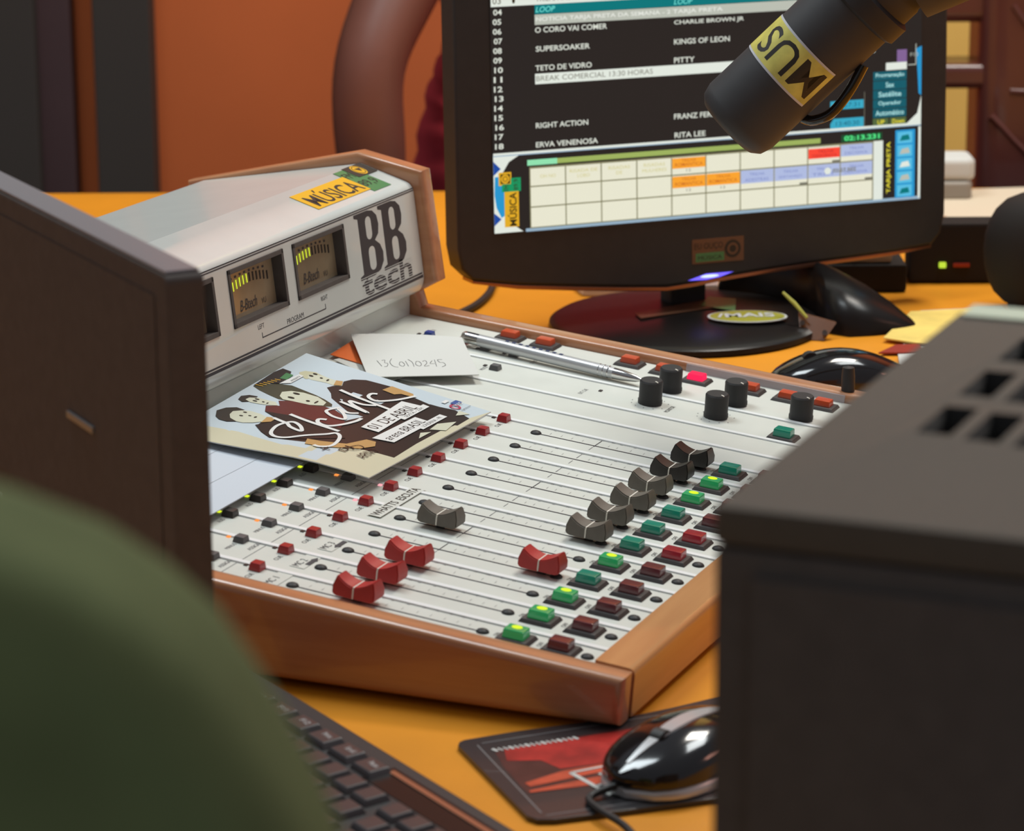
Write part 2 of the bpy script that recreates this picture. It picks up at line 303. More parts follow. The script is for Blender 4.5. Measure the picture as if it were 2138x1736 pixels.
# printing on the bridge face
mb = MB(FACE); hh = 0.00010
for b0, b1, v1 in ((-0.0045, -0.0038, 0.5424), (-0.0030, -0.0022, 0.5424), (-0.0641, -0.0629, 0.5405), (-0.0668, -0.0648, 0.5415)): mb.rect(-0.015, b0, v1, b1, 'print', hh)
for x in (0.447, 0.4845):
    w, y0, y1 = 0.0385, -0.0505, -0.0052; H = y1 - y0
    o = [(x - 0.002, y1), (x - 0.002, y1 - 0.0022), (x + 0.0035, y1 - 0.0035), (x + 0.0035, y0 + 0.0035), (x - 0.002, y0 + 0.0022), (x - 0.002, y0)]
    lower = [(x + w * 0.52, y0), (x + w * 0.78, y0 + H * 0.05), (x + w * 0.93, y0 + H * 0.16), (x + w * 0.95, y0 + H * 0.30), (x + w * 0.86, y0 + H * 0.43), (x + w * 0.68, y0 + H * 0.52)]
    upper = [(x + w * 0.84, y0 + H * 0.60), (x + w * 0.89, y0 + H * 0.74), (x + w * 0.85, y0 + H * 0.88), (x + w * 0.70, y0 + H * 0.97), (x + w * 0.5, y1)]
    mb.poly(o + lower + upper, 'print', hh)
    mb.poly(rrect(x + w * 0.37, y0 + H * 0.09, x + w * 0.63, y0 + H * 0.45, 0.0042), 'paint', hh + 0.00004); mb.poly(rrect(x + w * 0.37, y0 + H * 0.56, x + w * 0.60, y0 + H * 0.91, 0.0040), 'paint', hh + 0.00004)
mb.text('tech', 0.4460, -0.0622, 0.079, 0.0146, 'print', hh, bold=0.02)
for k in range(7): mb.rect(0.445, -0.0611 + 0.0019 * k, 0.527, -0.06065 + 0.0019 * k, 'paint', hh + 0.00004)
mb.rect(0.2976, -0.0581, 0.3888, -0.0574, 'print', hh); mb.rect(0.2976, -0.0581, 0.2983, -0.0545, 'print', hh); mb.rect(0.3881, -0.0581, 0.3888, -0.0545, 'print', hh)
mb.text('LEFT', 0.2935, -0.0518, 0.0085, 0.0030, 'print', hh); mb.text('RIGHT', 0.3835, -0.0518, 0.0095, 0.0030, 'print', hh); mb.text('PROGRAM', 0.333, -0.0567, 0.0235, 0.0034, 'print', hh)
mb.build('panel_lettering', bridge, R0)
# sticker on the bridge top
CR = V((-0.1973, 0, 0.1718)); TY = (CR - FT).normalized(); TN = V((0, 1, 0)).cross(TY); TL = (CR - FT).length
TOP = lambda v, b, h=0.0: FT + V((0, v, 0)) + TY * (TL - b) + TN * h     # b measured from the crease towards the front
mb = MB(lambda v, y, h=0.0: TOP(v, -y, h))
mb.box(0.4165, 0.4975, -0.0305, -0.0075, 0.0001, 0.0005, 'yellow'); mb.box(0.4965, 0.5235, -0.034, -0.0005, 0.00012, 0.00045, 'green'); mb.box(0.511, 0.5405, -0.0145, 0.0005, 0.0005, 0.0007, 'ink')
mb.text('MÚSICA', 0.4225, -0.0285, 0.072, 0.019, 'ink', 0.0006, bold=0.01); mb.ring(0.5245, -0.0068, 0, 0.0068, 'yellow', 0.0008); mb.ring(0.5245, -0.0068, 0.0050, 0.0056, 'ink', 0.0009)
mb.poly([(0.5215, -0.0045), (0.5285, -0.0050), (0.5255, -0.0095)], 'ink', 0.0010); mb.text('FM', 0.4985, -0.013, 0.011, 0.008, 'ink', 0.0006); mb.text('89,9', 0.4985, -0.028, 0.022, 0.010, 'ink', 0.0006)
mb.build('sticker', bridge, R0, 'yellow and green sticker on the bridge top')

# channel strips with their printing
EDGE = [(-0.0162, 0.0187)] + [((i - 0.45) * 0.034, (i + 0.55) * 0.034) for i in range(1, 11)] + [(0.3587, 0.3945), (0.3945, 0.430), (0.430, 0.4785), (0.4785, 0.5433)]
SCALE = [(0.030, '10'), (0.0375, ''), (0.0447, '5'), (0.0521, ''), (0.0624, '0'), (0.0699, '5'), (0.0755, '10'), (0.0848, '15'), (0.0937, '20'), (0.1016, '30'), (0.1096, '40'), (0.1171, '50'), (0.1243, '60')]
CH = 0.034; LIT_ON = {0: 1, 1: 1, 2: 1, 4: 1, 8: 1, 9: 1}; LIT_CUE = {4, 5}
FAD = [(0.0607, 'red_knob'), (0.0586, 'red_knob'), (0.0590, 'red_knob'), (0.1250, 'red_knob'), (0.0475, 'grey_knob'), (0.1260, 'grey_knob'), (0.1257, 'grey_knob'), (0.1268, 'grey_knob'), (0.1252, 'grey_knob'), (0.1265, 'black_knob'), (0.1275, 'black_knob')]
PR = (0, TILT, 0)
TX = lambda v, u, h=0.0: PN(-u, v, h)                                     # lettering frame: reads along v, upright towards the bridge
def local(fn): return MB(WORLD)
def small_button(mt, w, d, h):
    b = MB(); b.hexa([V(p) for p in ((-d, -w, 0), (d, -w, 0), (d, w, 0), (-d, w, 0), (-d * .8, -w * .8, h), (d * .8, -w * .8, h), (d * .8, w * .8, h), (-d * .8, w * .8, h))], mt, 0.0007, 2); return b.mesh('button')
def fader_mesh(mt):
    b = MB(frame((0, 0, 0), (1, 0, 0), (0, 0, 1), (0, -1, 0))); n = 12; prof = []
    for k in range(n + 1): t = -1 + 2 * k / n; prof.append((t * 0.0106, 0.0098 + 0.0046 * abs(t) ** 1.7))
    low = [(0.0124, 0.0088), (0.0124, 0.0042), (0.0100, 0.0032), (-0.0100, 0.0032), (-0.0124, 0.0042), (-0.0124, 0.0088)]
    P = prof + low; hw = lambda y: 0.0069 - 0.0016 * max(0, (y - 0.008) / 0.006)
    A = [b.m(x, y, -hw(y)) for x, y in P]; B = [b.m(x, y, hw(y)) for x, y in P]
    b.loft([A, B], mt); bmesh.ops.bevel(b.bm, geom=[e for e in b.bm.edges if e.calc_face_angle(0) > 0.7], offset=0.0006, segments=2, affect='EDGES')
    b.m = WORLD; b.box(-0.0025, 0.0025, -0.0009, 0.0009, -0.004, 0.0045, 'black'); return b.mesh('fader_knob')
def pointer_mesh():
    b = MB(); b.box(-0.00035, 0.00035, -0.0071, 0.0071, 0.0036, 0.0089, 'pointer_white'); b.box(-0.00035, 0.00035, -0.0066, 0.0066, 0.0085, 0.0100, 'pointer_white'); return b.mesh('pointer_line')
def cap_mesh(mt, lit):
    b = MB(); b.hexa([V(p) for p in ((-.0062, -.0052, .0016), (.0062, -.0052, .0016), (.0062, .0052, .0016), (-.0062, .0052, .0016), (-.0058, -.0048, .0070), (.0058, -.0048, .0070), (.0058, .0048, .0070), (-.0058, .0048, .0070))], mt, 0.0010, 2)
    if lit: b.ell(0, 0.0006, 0.0030, 0.0026, 'led_lime', 0.00715)
    return b.mesh('push_button_cap')
def base_mesh(): b = MB(); b.hexa([V(p) for p in ((-.0098, -.0086, 0), (.0098, -.0086, 0), (.0098, .0086, 0), (-.0098, .0086, 0), (-.0084, -.0072, .0022), (.0084, -.0072, .0022), (.0084, .0072, .0022), (-.0084, .0072, .0022))], 'button_base', 0.0003, 1); return b.mesh('button_base')
def screw_mesh(): b = MB(); b.lathe([(0.0036, 0), (0.0035, 0.0006), (0.0028, 0.0013), (0.0016, 0.0018), (0.0003, 0.0020)], 'black', 16); return b.mesh('screw')
def led_mesh(mt): b = MB(); b.hexa([V(p) for p in ((-.0011, -.0018, 0), (.0011, -.0018, 0), (.0011, .0018, 0), (-.0011, .0018, 0), (-.0010, -.0017, .0006), (.0010, -.0017, .0006), (.0010, .0017, .0006), (-.0010, .0017, .0006))], mt); return b.mesh('indicator_light')
M_CUE = small_button('button_red', 0.0042, 0.0037, 0.0046); M_GREY = small_button('button_grey', 0.0040, 0.0036, 0.0036); M_DARK = small_button('button_dark', 0.0042, 0.0040, 0.0040); M_BLUE = small_button('button_blue', 0.0038, 0.0034, 0.0045)
M_F = {k: fader_mesh(k) for k in ('red_knob', 'grey_knob', 'black_knob')}; M_P = pointer_mesh(); M_S = screw_mesh(); M_B = base_mesh()
M_ON = cap_mesh('cap_green', False); M_ONL = cap_mesh('cap_green_lit', True); M_OFF = cap_mesh('cap_maroon', False); M_OFFR = cap_mesh('cap_red_dim', False)
M_L = {k: led_mesh(k) for k in ('led_dark', 'led_orange', 'led_pink', 'led_lime')}
def pr_(s, v, h=0.0): return PN(s, v, h) - R0
for i, (v0, v1) in enumerate(EDGE):
    mb = MB(PN); mb.box(-0.163, 0.2033, v0 + 0.0003, v1 - 0.0003, -0.003, 0.0, 'plate', 0.0003, 1)
    if i < 14: mb.box(-0.163, 0.2033, v1 - 0.0048, v1 - 0.0006, -0.001, 0.0009, 'lip', 0.0007, 2); mb.rect(-0.16, v1 - 0.0056, 0.2030, v1 - 0.0053, 'print_pale', 0.0001)
    mb.m = TX; v = i * CH; h = 0.00015
    if i <= 10:
        mb.rect(v0 + 0.001, 0.0188, v1 - 0.005, 0.0192, 'print_pale', h); mb.text('ASSIGN', v + 0.001, 0.0222, 0.0135, 0.0028, 'print_pale', h); mb.text('MINUS', v - 0.005, 0.033, 0.0105, 0.0026, 'print_pale', h)
        mb.text('AUD', v - 0.003, 0.0575, 0.007, 0.0028, 'print_pale', h); mb.text('CUE', v - 0.0040, 0.0030, 0.0075, 0.0028, 'print', h); mb.text('ON', v - 0.0010, -0.1425, 0.0050, 0.0024, 'print', h); mb.text('OFF', v - 0.0015, -0.1673, 0.0068, 0.0026, 'print', h)
        for s, t in SCALE:
            if t: mb.text(t, v + 0.0125, -s - 0.0009, 0.0014 * len(t) + 0.0006, 0.0018, 'print_pale', h)
            mb.rect(v + 0.0035, -s - 0.0001, v + 0.0068, -s + 0.0001, 'print_pale', h)
        mb.rect(v - 0.010, -0.0624, v - 0.003, -0.0620, 'print_pale', h); mb.rect(v + 0.003, -0.0624, v + 0.012, -0.0620, 'print_pale', h)
        if i in (3, 4, 7, 10): mb.rect(v - 0.002, -0.0625, v + 0.012, -0.0619, 'print', h)
    if i == 13:
        mb.text('MUTE', 0.4475, 0.0625, 0.010, 0.0028, 'print_pale', h); mb.text('MONITOR', 0.440, -0.0745, 0.016, 0.003, 'print', h); mb.text('EXT CUE', 0.441, -0.0125, 0.013, 0.0028, 'print_pale', h)
        for sx in (0.0575, 0.1040): [mb.rect(0.452 + 0.0125 * math.cos(t) - .0006, -sx + 0.0125 * math.sin(t) - .0003, 0.452 + 0.0125 * math.cos(t) + .0006, -sx + 0.0125 * math.sin(t) + .0003, 'print_pale', h) for t in [rad(-60 + 30 * k) for k in range(11)]]
    if i == 14:
        mb.text('TALK', 0.4865, 0.103, 0.010, 0.0028, 'print_pale', h); mb.text('TALKBACK', 0.500, 0.129, 0.018, 0.0032, 'print_pale', h); mb.text('CUE', 0.4885, 0.0655, 0.008, 0.0026, 'print_pale', h); mb.text('STUDIO', 0.4855, 0.0415, 0.013, 0.0028, 'print_pale', h)
        mb.text('HEADPHONE', 0.496, -0.0125, 0.018, 0.003, 'print_pale', h); mb.text('STUDIO', 0.4985, -0.088, 0.012, 0.003, 'print_pale', h)
    if i in (0, 1, 2):
        mb.poly([(v - 0.0075, -0.0152), (v + 0.0140, -0.0152), (v + 0.0140, -0.0062), (v - 0.0075, -0.0062)], 'plate', 0.0003)
        mb.text('MC %d' % (i + 1), v - 0.006, -0.0112, 0.012, 0.0044, 'print', 0.00045)
    if i in (1, 2):
        k = 1 if i == 1 else -1; cx = v + 0.0058
        mb.poly([(cx - k * 0.0068, -0.0152), (cx + k * 0.0018, -0.0152), (cx + k * 0.0018, -0.0160), (cx + k * 0.0068, -0.0138), (cx + k * 0.0018, -0.0116), (cx + k * 0.0018, -0.0124), (cx - k * 0.0068, -0.0124)][::k], 'print', 0.00045)
    if i == 5: mb.rect(0.1285, -0.0128, 0.1915, -0.0042, 'plate', 0.00095); mb.text('WHATTS  ESCUTA', 0.1300, -0.0108, 0.0590, 0.0054, 'ink', 0.00105, bold=0.012)
    strip = mb.build('channel_strip', con, R0)
    if i <= 10:
        put(M_S, 'screw', strip, pr_(0.1933, v), PR)
        for s in (0.0218, 0.1338): put(M_S, 'screw', strip, pr_(s, v), PR)
        mb = MB(PN); mb.box(0.0245, 0.1312, v - 0.0006, v + 0.0006, -0.0005, 0.0002, 'print'); mb.build('fader_slot', strip, R0)
        put(M_L['led_pink' if i in LIT_CUE else 'led_dark'], 'indicator_light', strip, pr_(-0.0132, v + 0.0132), PR)
        put(M_L['led_orange'], 'indicator_light', strip, pr_(-0.0423, v + 0.0135), PR, 'lit orange indicator'); put(M_L['led_lime'], 'indicator_light', strip, pr_(-0.0668, v + 0.0135), PR, 'lit green indicator')
        put(M_CUE, 'cue_button', con, pr_(-0.0053, v + 0.0108), PR)
        put(M_GREY, 'assign_button', con, pr_(-0.0335, v + 0.0110), PR); put(M_DARK, 'audition_button', con, pr_(-0.0587, v + 0.0112), PR)
        s, mt = FAD[i]; fk = put(M_F[mt], 'fader_knob', con, pr_(s, v), PR, {'red_knob': 'red fader knob', 'grey_knob': 'worn grey fader knob', 'black_knob': 'black fader knob'}[mt]); put(M_P, 'pointer_line', fk, (0, 0, 0))
        on = put(M_ONL if i in LIT_ON else M_ON, 'on_button', con, pr_(0.1527, v), PR, 'lit green button' if i in LIT_ON else 'unlit dark green button'); put(M_B, 'button_base', on, (0, 0, 0))
        of = put(M_OFFR if i in (5, 6) else M_OFF, 'off_button', con, pr_(0.1782, v), PR, 'dark maroon button'); put(M_B, 'button_base', of, (0, 0, 0))
# monitor section
def knob_mesh():
    b = MB(); n = 36; rr = lambda k, r: r * (1 + 0.025 * (k % 2))
    rings = [[V((rr(k, r) * math.cos(2 * math.pi * k / n), rr(k, r) * math.sin(2 * math.pi * k / n), z)) for k in range(n)] for r, z in ((0.0080, 0.0006), (0.0080, 0.0030), (0.0076, 0.0040), (0.0076, 0.0158), (0.0068, 0.0168))]
    b.loft(rings, 'black'); b.box(0.0045, 0.0072, -0.0004, 0.0004, 0.0165, 0.0171, 'pointer_white'); return b.mesh('rotary_knob')
M_K = knob_mesh()
for s, v in ((0.0575, 0.452), (0.1040, 0.452), (0.0580, 0.4890), (0.1048, 0.4890), (0.1520, 0.4865)): put(M_K, 'rotary_knob', con, pr_(s, v), (0, TILT, -0.6))
on = put(M_ON, 'on_button', con, pr_(0.1560, 0.4370), PR, 'unlit dark green button'); put(M_B, 'button_base', on, (0, 0, 0))
def wide_cap(mt): b = MB(); b.hexa([V(p) for p in ((-.0060, -.0052, .0015), (.0060, -.0052, .0015), (.0060, .0052, .0015), (-.0060, .0052, .0015), (-.0054, -.0046, .0062), (.0054, -.0046, .0062), (.0054, .0046, .0062), (-.0054, .0046, .0062))], mt, 0.001, 2); return b.mesh('selector_button')
M_W = wide_cap('button_orange'); M_WP = wide_cap('cap_pink')
for s, v, m in ((0.0650, 0.5225, M_WP), (0.1030, 0.5245, M_W), (0.1305, 0.5235, M_W), (0.1560, 0.5225, M_W), (-0.0790, 0.5330, M_W), (-0.0520, 0.5325, M_W), (0.0130, 0.5300, M_W), (0.0400, 0.5270, M_W)):
    o = put(m, 'selector_button', con, pr_(s, v), PR, 'glowing pink button' if m is M_WP else 'orange red selector button'); put(M_B, 'button_base', o, (0, 0, 0))
for s, v, m in ((-0.1255, 0.4975, M_BLUE), (-0.0814, 0.4957, M_GREY), (-0.0594, 0.4950, M_GREY), (-0.0567, 0.4555, M_GREY), (-0.1000, 0.4995, M_CUE)): put(m, 'monitor_button', con, pr_(s, v), PR)
for s, v in ((-0.1345, 0.4999), (-0.087, 0.4945), (-0.0674, 0.4967), (-0.0658, 0.4591), (0.0202, 0.4564), (0.0189, 0.4938)): put(M_L['led_dark'], 'indicator_light', con, pr_(s, v), PR)

# ------------------------------------------------------------------ papers, note and pen lying on the console
def sheet(name, label, cat, corners, mt, dec=None, wave=None, group=None, nx=10, ny=8, th=0.0005):
    """a sheet of paper: corners anticlockwise in (s, v, h) on the console, gently curved; dec draws its printing in unit coordinates"""
    c = [PN(*q) for q in corners]
    def f(u, w, h=0.0):
        p = c[0] * (1 - u) * (1 - w) + c[1] * u * (1 - w) + c[2] * u * w + c[3] * (1 - u) * w
        n = (c[1] - c[0]).cross(c[3] - c[0]).normalized(); return p + n * (h + (wave(u, w) if wave else 0))
    mb = MB(WORLD); mb.box(0, 1, 0, 1, -th, 0, mt)
    if dec: dec(mb)
    mb.bend(f, [k / nx for k in range(1, nx)], [k / ny for k in range(1, ny)])
    o = sum(c, V()) / 4; ob = mb.build(name, None, o, loc=o); return tag(ob, label, cat, group)
FL = dict(
    man4hair=[(.807, .905), (.836, .893), (.853, .845), (.838, .80), (.83, .845), (.804, .856), (.772, .83), (.765, .842), (.785, .885)],
    man4face=[(.800, .888), (.833, .880), (.848, .835), (.834, .761), (.832, .724), (.838, .69), (.794, .667), (.779, .697), (.784, .741), (.772, .818)],
    man4shirt=[(.743, .711), (.774, .700), (.800, .668), (.845, .69), (.889, .673), (.924, .621), (.936, .489), (.915, .40), (.893, .329), (.875, .24), (.90, .13), (.86, .03), (.751, .026), (.66, .20), (.557, .364), (.572, .487), (.655, .626), (.70, .66)],
    low=[(.23, .72), (.296, .73), (.36, .66), (.43, .45), (.60, .38), (.75, .30), (.88, .25), (.89, .10), (.80, .03), (.64, .05), (.45, .05), (.252, .038), (.246, .145), (.215, .311), (.169, .449), (.14, .592), (.177, .66)],
    red=[(.427, .814), (.457, .762), (.5, .799), (.529, .748), (.532, .66), (.556, .591), (.55, .536), (.512, .461), (.45, .42), (.39, .40), (.372, .5), (.372, .656), (.373, .78)],
    man3hair=[(.571, .985), (.60, .972), (.652, .91), (.671, .848), (.655, .76), (.644, .701), (.625, .64), (.60, .585), (.575, .57), (.555, .60), (.535, .66), (.52, .75), (.515, .81), (.530, .87), (.55, .94)],
    man3face=[(.588, .843), (.619, .815), (.634, .76), (.630, .68), (.600, .616), (.563, .607), (.536, .66), (.529, .748), (.523, .792), (.545, .825)],
    man2hair=[(.420, .955), (.456, .966), (.483, .941), (.490, .901), (.478, .90), (.462, .925), (.436, .928), (.424, .900), (.406, .924)],
    man2face=[(.434, .93), (.460, .927), (.480, .887), (.478, .833), (.482, .802), (.455, .770), (.437, .807), (.426, .851), (.422, .893)],
    man1shirt=[(.23, .729), (.274, .70), (.334, .671), (.346, .718), (.373, .78), (.39, .672), (.40, .523), (.384, .374), (.301, .317), (.20, .45), (.14, .592), (.182, .667)],
    man1hair=[(.225, .93), (.276, .962), (.32, .945), (.346, .908), (.340, .86), (.304, .898), (.270, .890), (.240, .865), (.222, .820), (.203, .856), (.205, .897)],
    man1face=[(.260, .893), (.307, .903), (.336, .86), (.344, .831), (.339, .778), (.325, .735), (.274, .722), (.245, .751), (.224, .788), (.222, .822), (.240, .875)],
    arm=[(.205, .445), (.212, .38), (.247, .275), (.342, .236), (.345, .19), (.30, .165), (.235, .20), (.160, .335), (.150, .42)],
    arm4=[(.872, .50), (.936, .49), (.925, .368), (.893, .345), (.888, .41), (.862, .43)])
def flyer_print(mb):
    h = iter([0.00008 + 0.00003 * k for k in range(80)])
    mb.rect(0, 0, 1, 1, 'fly_sky', next(h)); mb.poly([(0, 0), (1, 0), (.62, .09), (.25, .2), (.1, .5), (.14, .75), (.12, 1), (0, 1)], 'fly_sand', next(h))
    for k, m in (('man4shirt', 'fly_dark'), ('low', 'fly_dark'), ('man3hair', 'fly_olive'), ('man4face', 'fly_skin'), ('man4hair', 'fly_blond'), ('man3face', 'fly_skin'), ('red', 'fly_maroon'), ('man2face', 'fly_skin'), ('man2hair', 'fly_hair'), ('man1shirt', 'fly_dark'), ('man1face', 'fly_skin'), ('man1hair', 'fly_hair'), ('arm', 'fly_tan'), ('arm4', 'fly_tan')): mb.poly(FL[k], m, next(h))
    hh = next(h)
    for x, y, a, b in ((.319, .845, .006, .010), (.281, .838, .006, .010), (.299, .806, .005, .008), (.298, .776, .009, .006), (.462, .885, .005, .012), (.442, .882, .005, .012), (.452, .845, .004, .007), (.450, .822, .007, .004), (.605, .778, .008, .018), (.556, .772, .008, .018), (.566, .690, .007, .010), (.575, .652, .016, .005), (.832, .835, .006, .012), (.805, .838, .006, .012), (.812, .788, .005, .008), (.810, .752, .010, .005)): mb.ell(x, y, a, b, 'fly_hair', hh, 10)
    mb.poly([(.262, .722), (.325, .735), (.338, .69), (.29, .69)], 'fly_tan', hh); mb.poly([(.78, .70), (.83, .72), (.84, .69), (.795, .668)], 'fly_tan', hh)
    for p in ([(.62, .09), (.70, .10), (.78, .05), (.66, .03)], [(.84, .09), (.90, .11), (.90, .05)], [(.50, .07), (.56, .10), (.60, .07)]): mb.poly(p, 'fly_skin', hh)
    hh = next(h); mb.poly([(.571, .985), (.628, .948), (.652, .905), (.715, .897), (.789, .935), (.795, .985), (.74, .995), (.65, .99)], 'fly_dark', hh); hh = next(h)
    for k in range(6): mb.stroke([(.585 + .019 * k, .982 - .007 * k), (.590 + .019 * k, .945 - .005 * k)], .005, 'yellow', hh, False)
    mb.poly([(.70, .935), (.765, .945), (.763, .905), (.705, .90)], 'green', hh); mb.poly([(.652, .903), (.705, .899), (.786, .889), (.78, .861), (.684, .863)], 'fly_white', next(h)); mb.text('APRESENTA', .70, .868, .07, .013, 'fly_dark', next(h))
    hh = next(h); W = 'fly_white'
    S = [(.155, .379), (.152, .349), (.183, .313), (.241, .318), (.3, .344), (.322, .379), (.288, .407), (.226, .476), (.17, .526), (.158, .576), (.188, .618), (.26, .64), (.315, .624), (.332, .598), (.308, .551), (.266, .515), (.265, .539), (.282, .587), (.305, .617), (.317, .661), (.329, .705)]
    for p, w in ((S, .017), ([(.398, .667), (.371, .544), (.348, .380)], .018), ([(.432, .500), (.418, .530), (.389, .518), (.372, .483), (.378, .447), (.427, .411), (.492, .388), (.533, .387)], .018), ([(.582, .533), (.538, .556), (.508, .554), (.478, .499), (.480, .440), (.530, .478), (.566, .530), (.552, .470), (.575, .430)], .016), ([(.640, .570), (.625, .50), (.604, .400), (.640, .500), (.672, .540), (.672, .470), (.700, .420)], .017), ([(.750, .645), (.725, .529), (.697, .335)], .018), ([(.815, .489), (.799, .511), (.762, .502), (.743, .46), (.762, .425), (.825, .38), (.910, .345)], .017)): mb.stroke(p, w, W, hh)
    hh = next(h); mb.poly([(.445, .332), (.815, .360), (.829, .262), (.442, .240)][::-1], W, hh); mb.poly([(.640, .270), (.850, .268), (.845, .232), (.640, .232)][::-1], W, hh); mb.poly([(.366, .224), (.698, .215), (.695, .125), (.387, .125)][::-1], W, hh); mb.poly([(.60, .15), (.80, .15), (.80, .11), (.60, .11)][::-1], W, hh)
    hh = next(h); mb.text('01 DE ABRIL', .462, .262, .335, .058, 'fly_dark', hh); mb.text('SEXTA - 22H', .67, .240, .14, .018, 'fly_dark', hh); mb.text('arena BRASIL', .398, .147, .285, .048, 'fly_dark', hh); mb.text('LONDRINA - PR', .625, .119, .15, .020, 'fly_dark', hh)
    mb.text('+', .125, .29, .042, .048, 'fly_dark', hh, bold=-.01); mb.stroke([(.19, .26), (.205, .21), (.25, .19), (.26, .225), (.2, .25)], .004, 'fly_dark', hh); mb.text('DJ', .165, .215, .06, .05, 'fly_dark', hh); mb.text('ARNO', .15, .12, .12, .05, 'fly_dark', hh)
    mb.ring(.925, .145, .014, .022, 'fly_pink', hh, asp=1.3); mb.rect(.945, .150, .995, .185, 'fly_blue', hh); mb.text('MAIS', .935, .140, .05, .022, 'fly_white', next(h)); mb.text('ingressos', .91, .095, .075, .012, 'fly_dark', hh); mb.rect(.925, .20, .965, .22, 'fly_white', hh)
sheet('flyer', 'glossy concert flyer with four people and white script lying on the fader strips', 'flyer', [(-.0118, .1624, .0105), (-.0106, .3408, .0075), (-.1445, .3416, .020), (-.146, .163, .0105)], 'fly_white', flyer_print,
      lambda u, w: 0.0016 * math.sin(math.pi * w) * (1 - u) + 0.0010 * math.sin(2 * math.pi * w) * (1 - u) ** 2)
def note_print(mb):
    h = 0.0002; g = 'pencil'; x = .215; y = .27
    def st(*p, w=.0044): mb.stroke([(a * .95 - .055, b + .01) for a, b in p], w, g, h)
    st((.20, .35), (.225, .22)); st((.245, .35), (.275, .36), (.265, .30), (.29, .28), (.275, .22), (.245, .21)); st((.345, .39), (.315, .31), (.33, .22), (.375, .19))
    st((.41, .31), (.395, .25), (.42, .21), (.445, .25), (.43, .31), (.41, .31)); st((.465, .33), (.475, .21)); st((.495, .37), (.525, .30), (.525, .20)); st((.565, .32), (.55, .25), (.58, .21), (.605, .26), (.59, .32), (.565, .32))
    st((.625, .32), (.655, .34), (.66, .28), (.625, .21), (.675, .22)); st((.72, .34), (.69, .27), (.735, .27)); st((.745, .36), (.74, .20)); st((.82, .37), (.775, .36), (.785, .30), (.82, .29), (.83, .23), (.79, .19))
sheet('paper_note', 'small white paper note with pencilled digits lying beside the concert flyer', 'note', [(-.1079, .3614, .0065), (-.0521, .4163, .0065), (-.0979, .4903, .0070), (-.1594, .4399, .0085)], 'paper', note_print, lambda u, w: 0.0012 * math.sin(math.pi * u) * w)
sheet('card', 'orange card sticking out from under the white note by the meter bridge', 'card', [(-.1562, .4032, .003), (-.1200, .395, .003), (-.115, .452, .003), (-.1575, .4495, .005)], 'card_orange')
sheet('paper_slip', 'white paper slip showing between the flyer and the pencilled note', 'paper', [(-.150, .396, .0022), (-.100, .37, .0022), (-.090, .42, .0022), (-.140, .430, .0022)], 'paper')
def lines_print(mb):
    for y in (.25, .52, .8): mb.rect(.02, y, .98, y + .002, 'print_pale', 0.0002)
    for x, y, w in ((.28, .30, .05), (.285, .36, .04), (.29, .24, .06), (.30, .18, .05)): mb.text('Anita', x, y, w, .02, 'pencil', 0.0003, shear=.4)
sheet('paper_sheet', 'white sheet of notes tucked between the flyer and the dark monitor', 'paper', [(-.0600, .045, .0062), (-.0606, .1735, .0070), (-.160, .1800, .0070), (-.160, .045, .0062)], 'paper_blue', lines_print, lambda u, w: 0.0008 * math.sin(5 * u) * math.sin(math.pi * (1 - w)))

# pen
pa, pb = PN(-0.0990, 0.4945, 0.0066), PN(0.0400, 0.4845, 0.0048); ax = (pb - pa).normalized(); L = (pb - pa).length
side_ = ax.cross(V((0, 0, 1))).normalized(); upn = side_.cross(ax); PF = frame(pa, side_, upn, -ax)  # third axis runs back from the cap
pen = thing('ballpoint_pen', 'silver ballpoint pen with a chrome clip lying along the far oak rail', 'pen', pa)
def lathe_pen(prof, mt, name, lab=None): mb = MB(lambda a, b, c=0.0: PF(a, b, -c)); mb.lathe(prof, mt, 20); mb.build(name, pen, pa, lab)
lathe_pen([(0.0042, 0.013), (0.0043, 0.020), (0.0043, L * .80), (0.0040, L * .84)], 'silver', 'barrel'); lathe_pen([(0.0030, 0.0), (0.0040, 0.0015), (0.0042, 0.004), (0.0042, 0.013)], 'chrome', 'cap', 'chrome cap')
lathe_pen([(0.0040, L * .84), (0.0037, L * .89), (0.0024, L * .96), (0.0011, L * .985), (0.0008, L)], 'chrome', 'tip', 'chrome tip')
mb = MB(lambda a, b, c=0.0: PF(a, b, -c))
for t in (.76, .785, .81): mb.lathe([(0.0042, L * t), (0.0045, L * t + .0004), (0.0042, L * t + .0010)], 'chrome', 20)
mb.build('grip_ring', pen, pa)
mb = MB(lambda a, b, c=0.0: PF(b, -a, -c))
mb.tube([PF(-.0040, -.0012, -.004), PF(-.0064, -.0022, -.006), PF(-.0066, -.0022, -.018), PF(-.0056, -.0016, -.036), PF(-.0070, -.002, -.040), PF(-.0062, -.002, -.043)], [.0016, .0015, .0013, .0012, .0016, .0008], 'chrome', 8); mb.build('clip', pen, pa)
mb = MB(PF)
for k in range(9): mb.box(-.0012, .0012, .0041, .00445, -.036 - .0052 * k, -.0335 - .0052 * k, 'pen_ink')
mb.build('printed_mark', pen, pa)

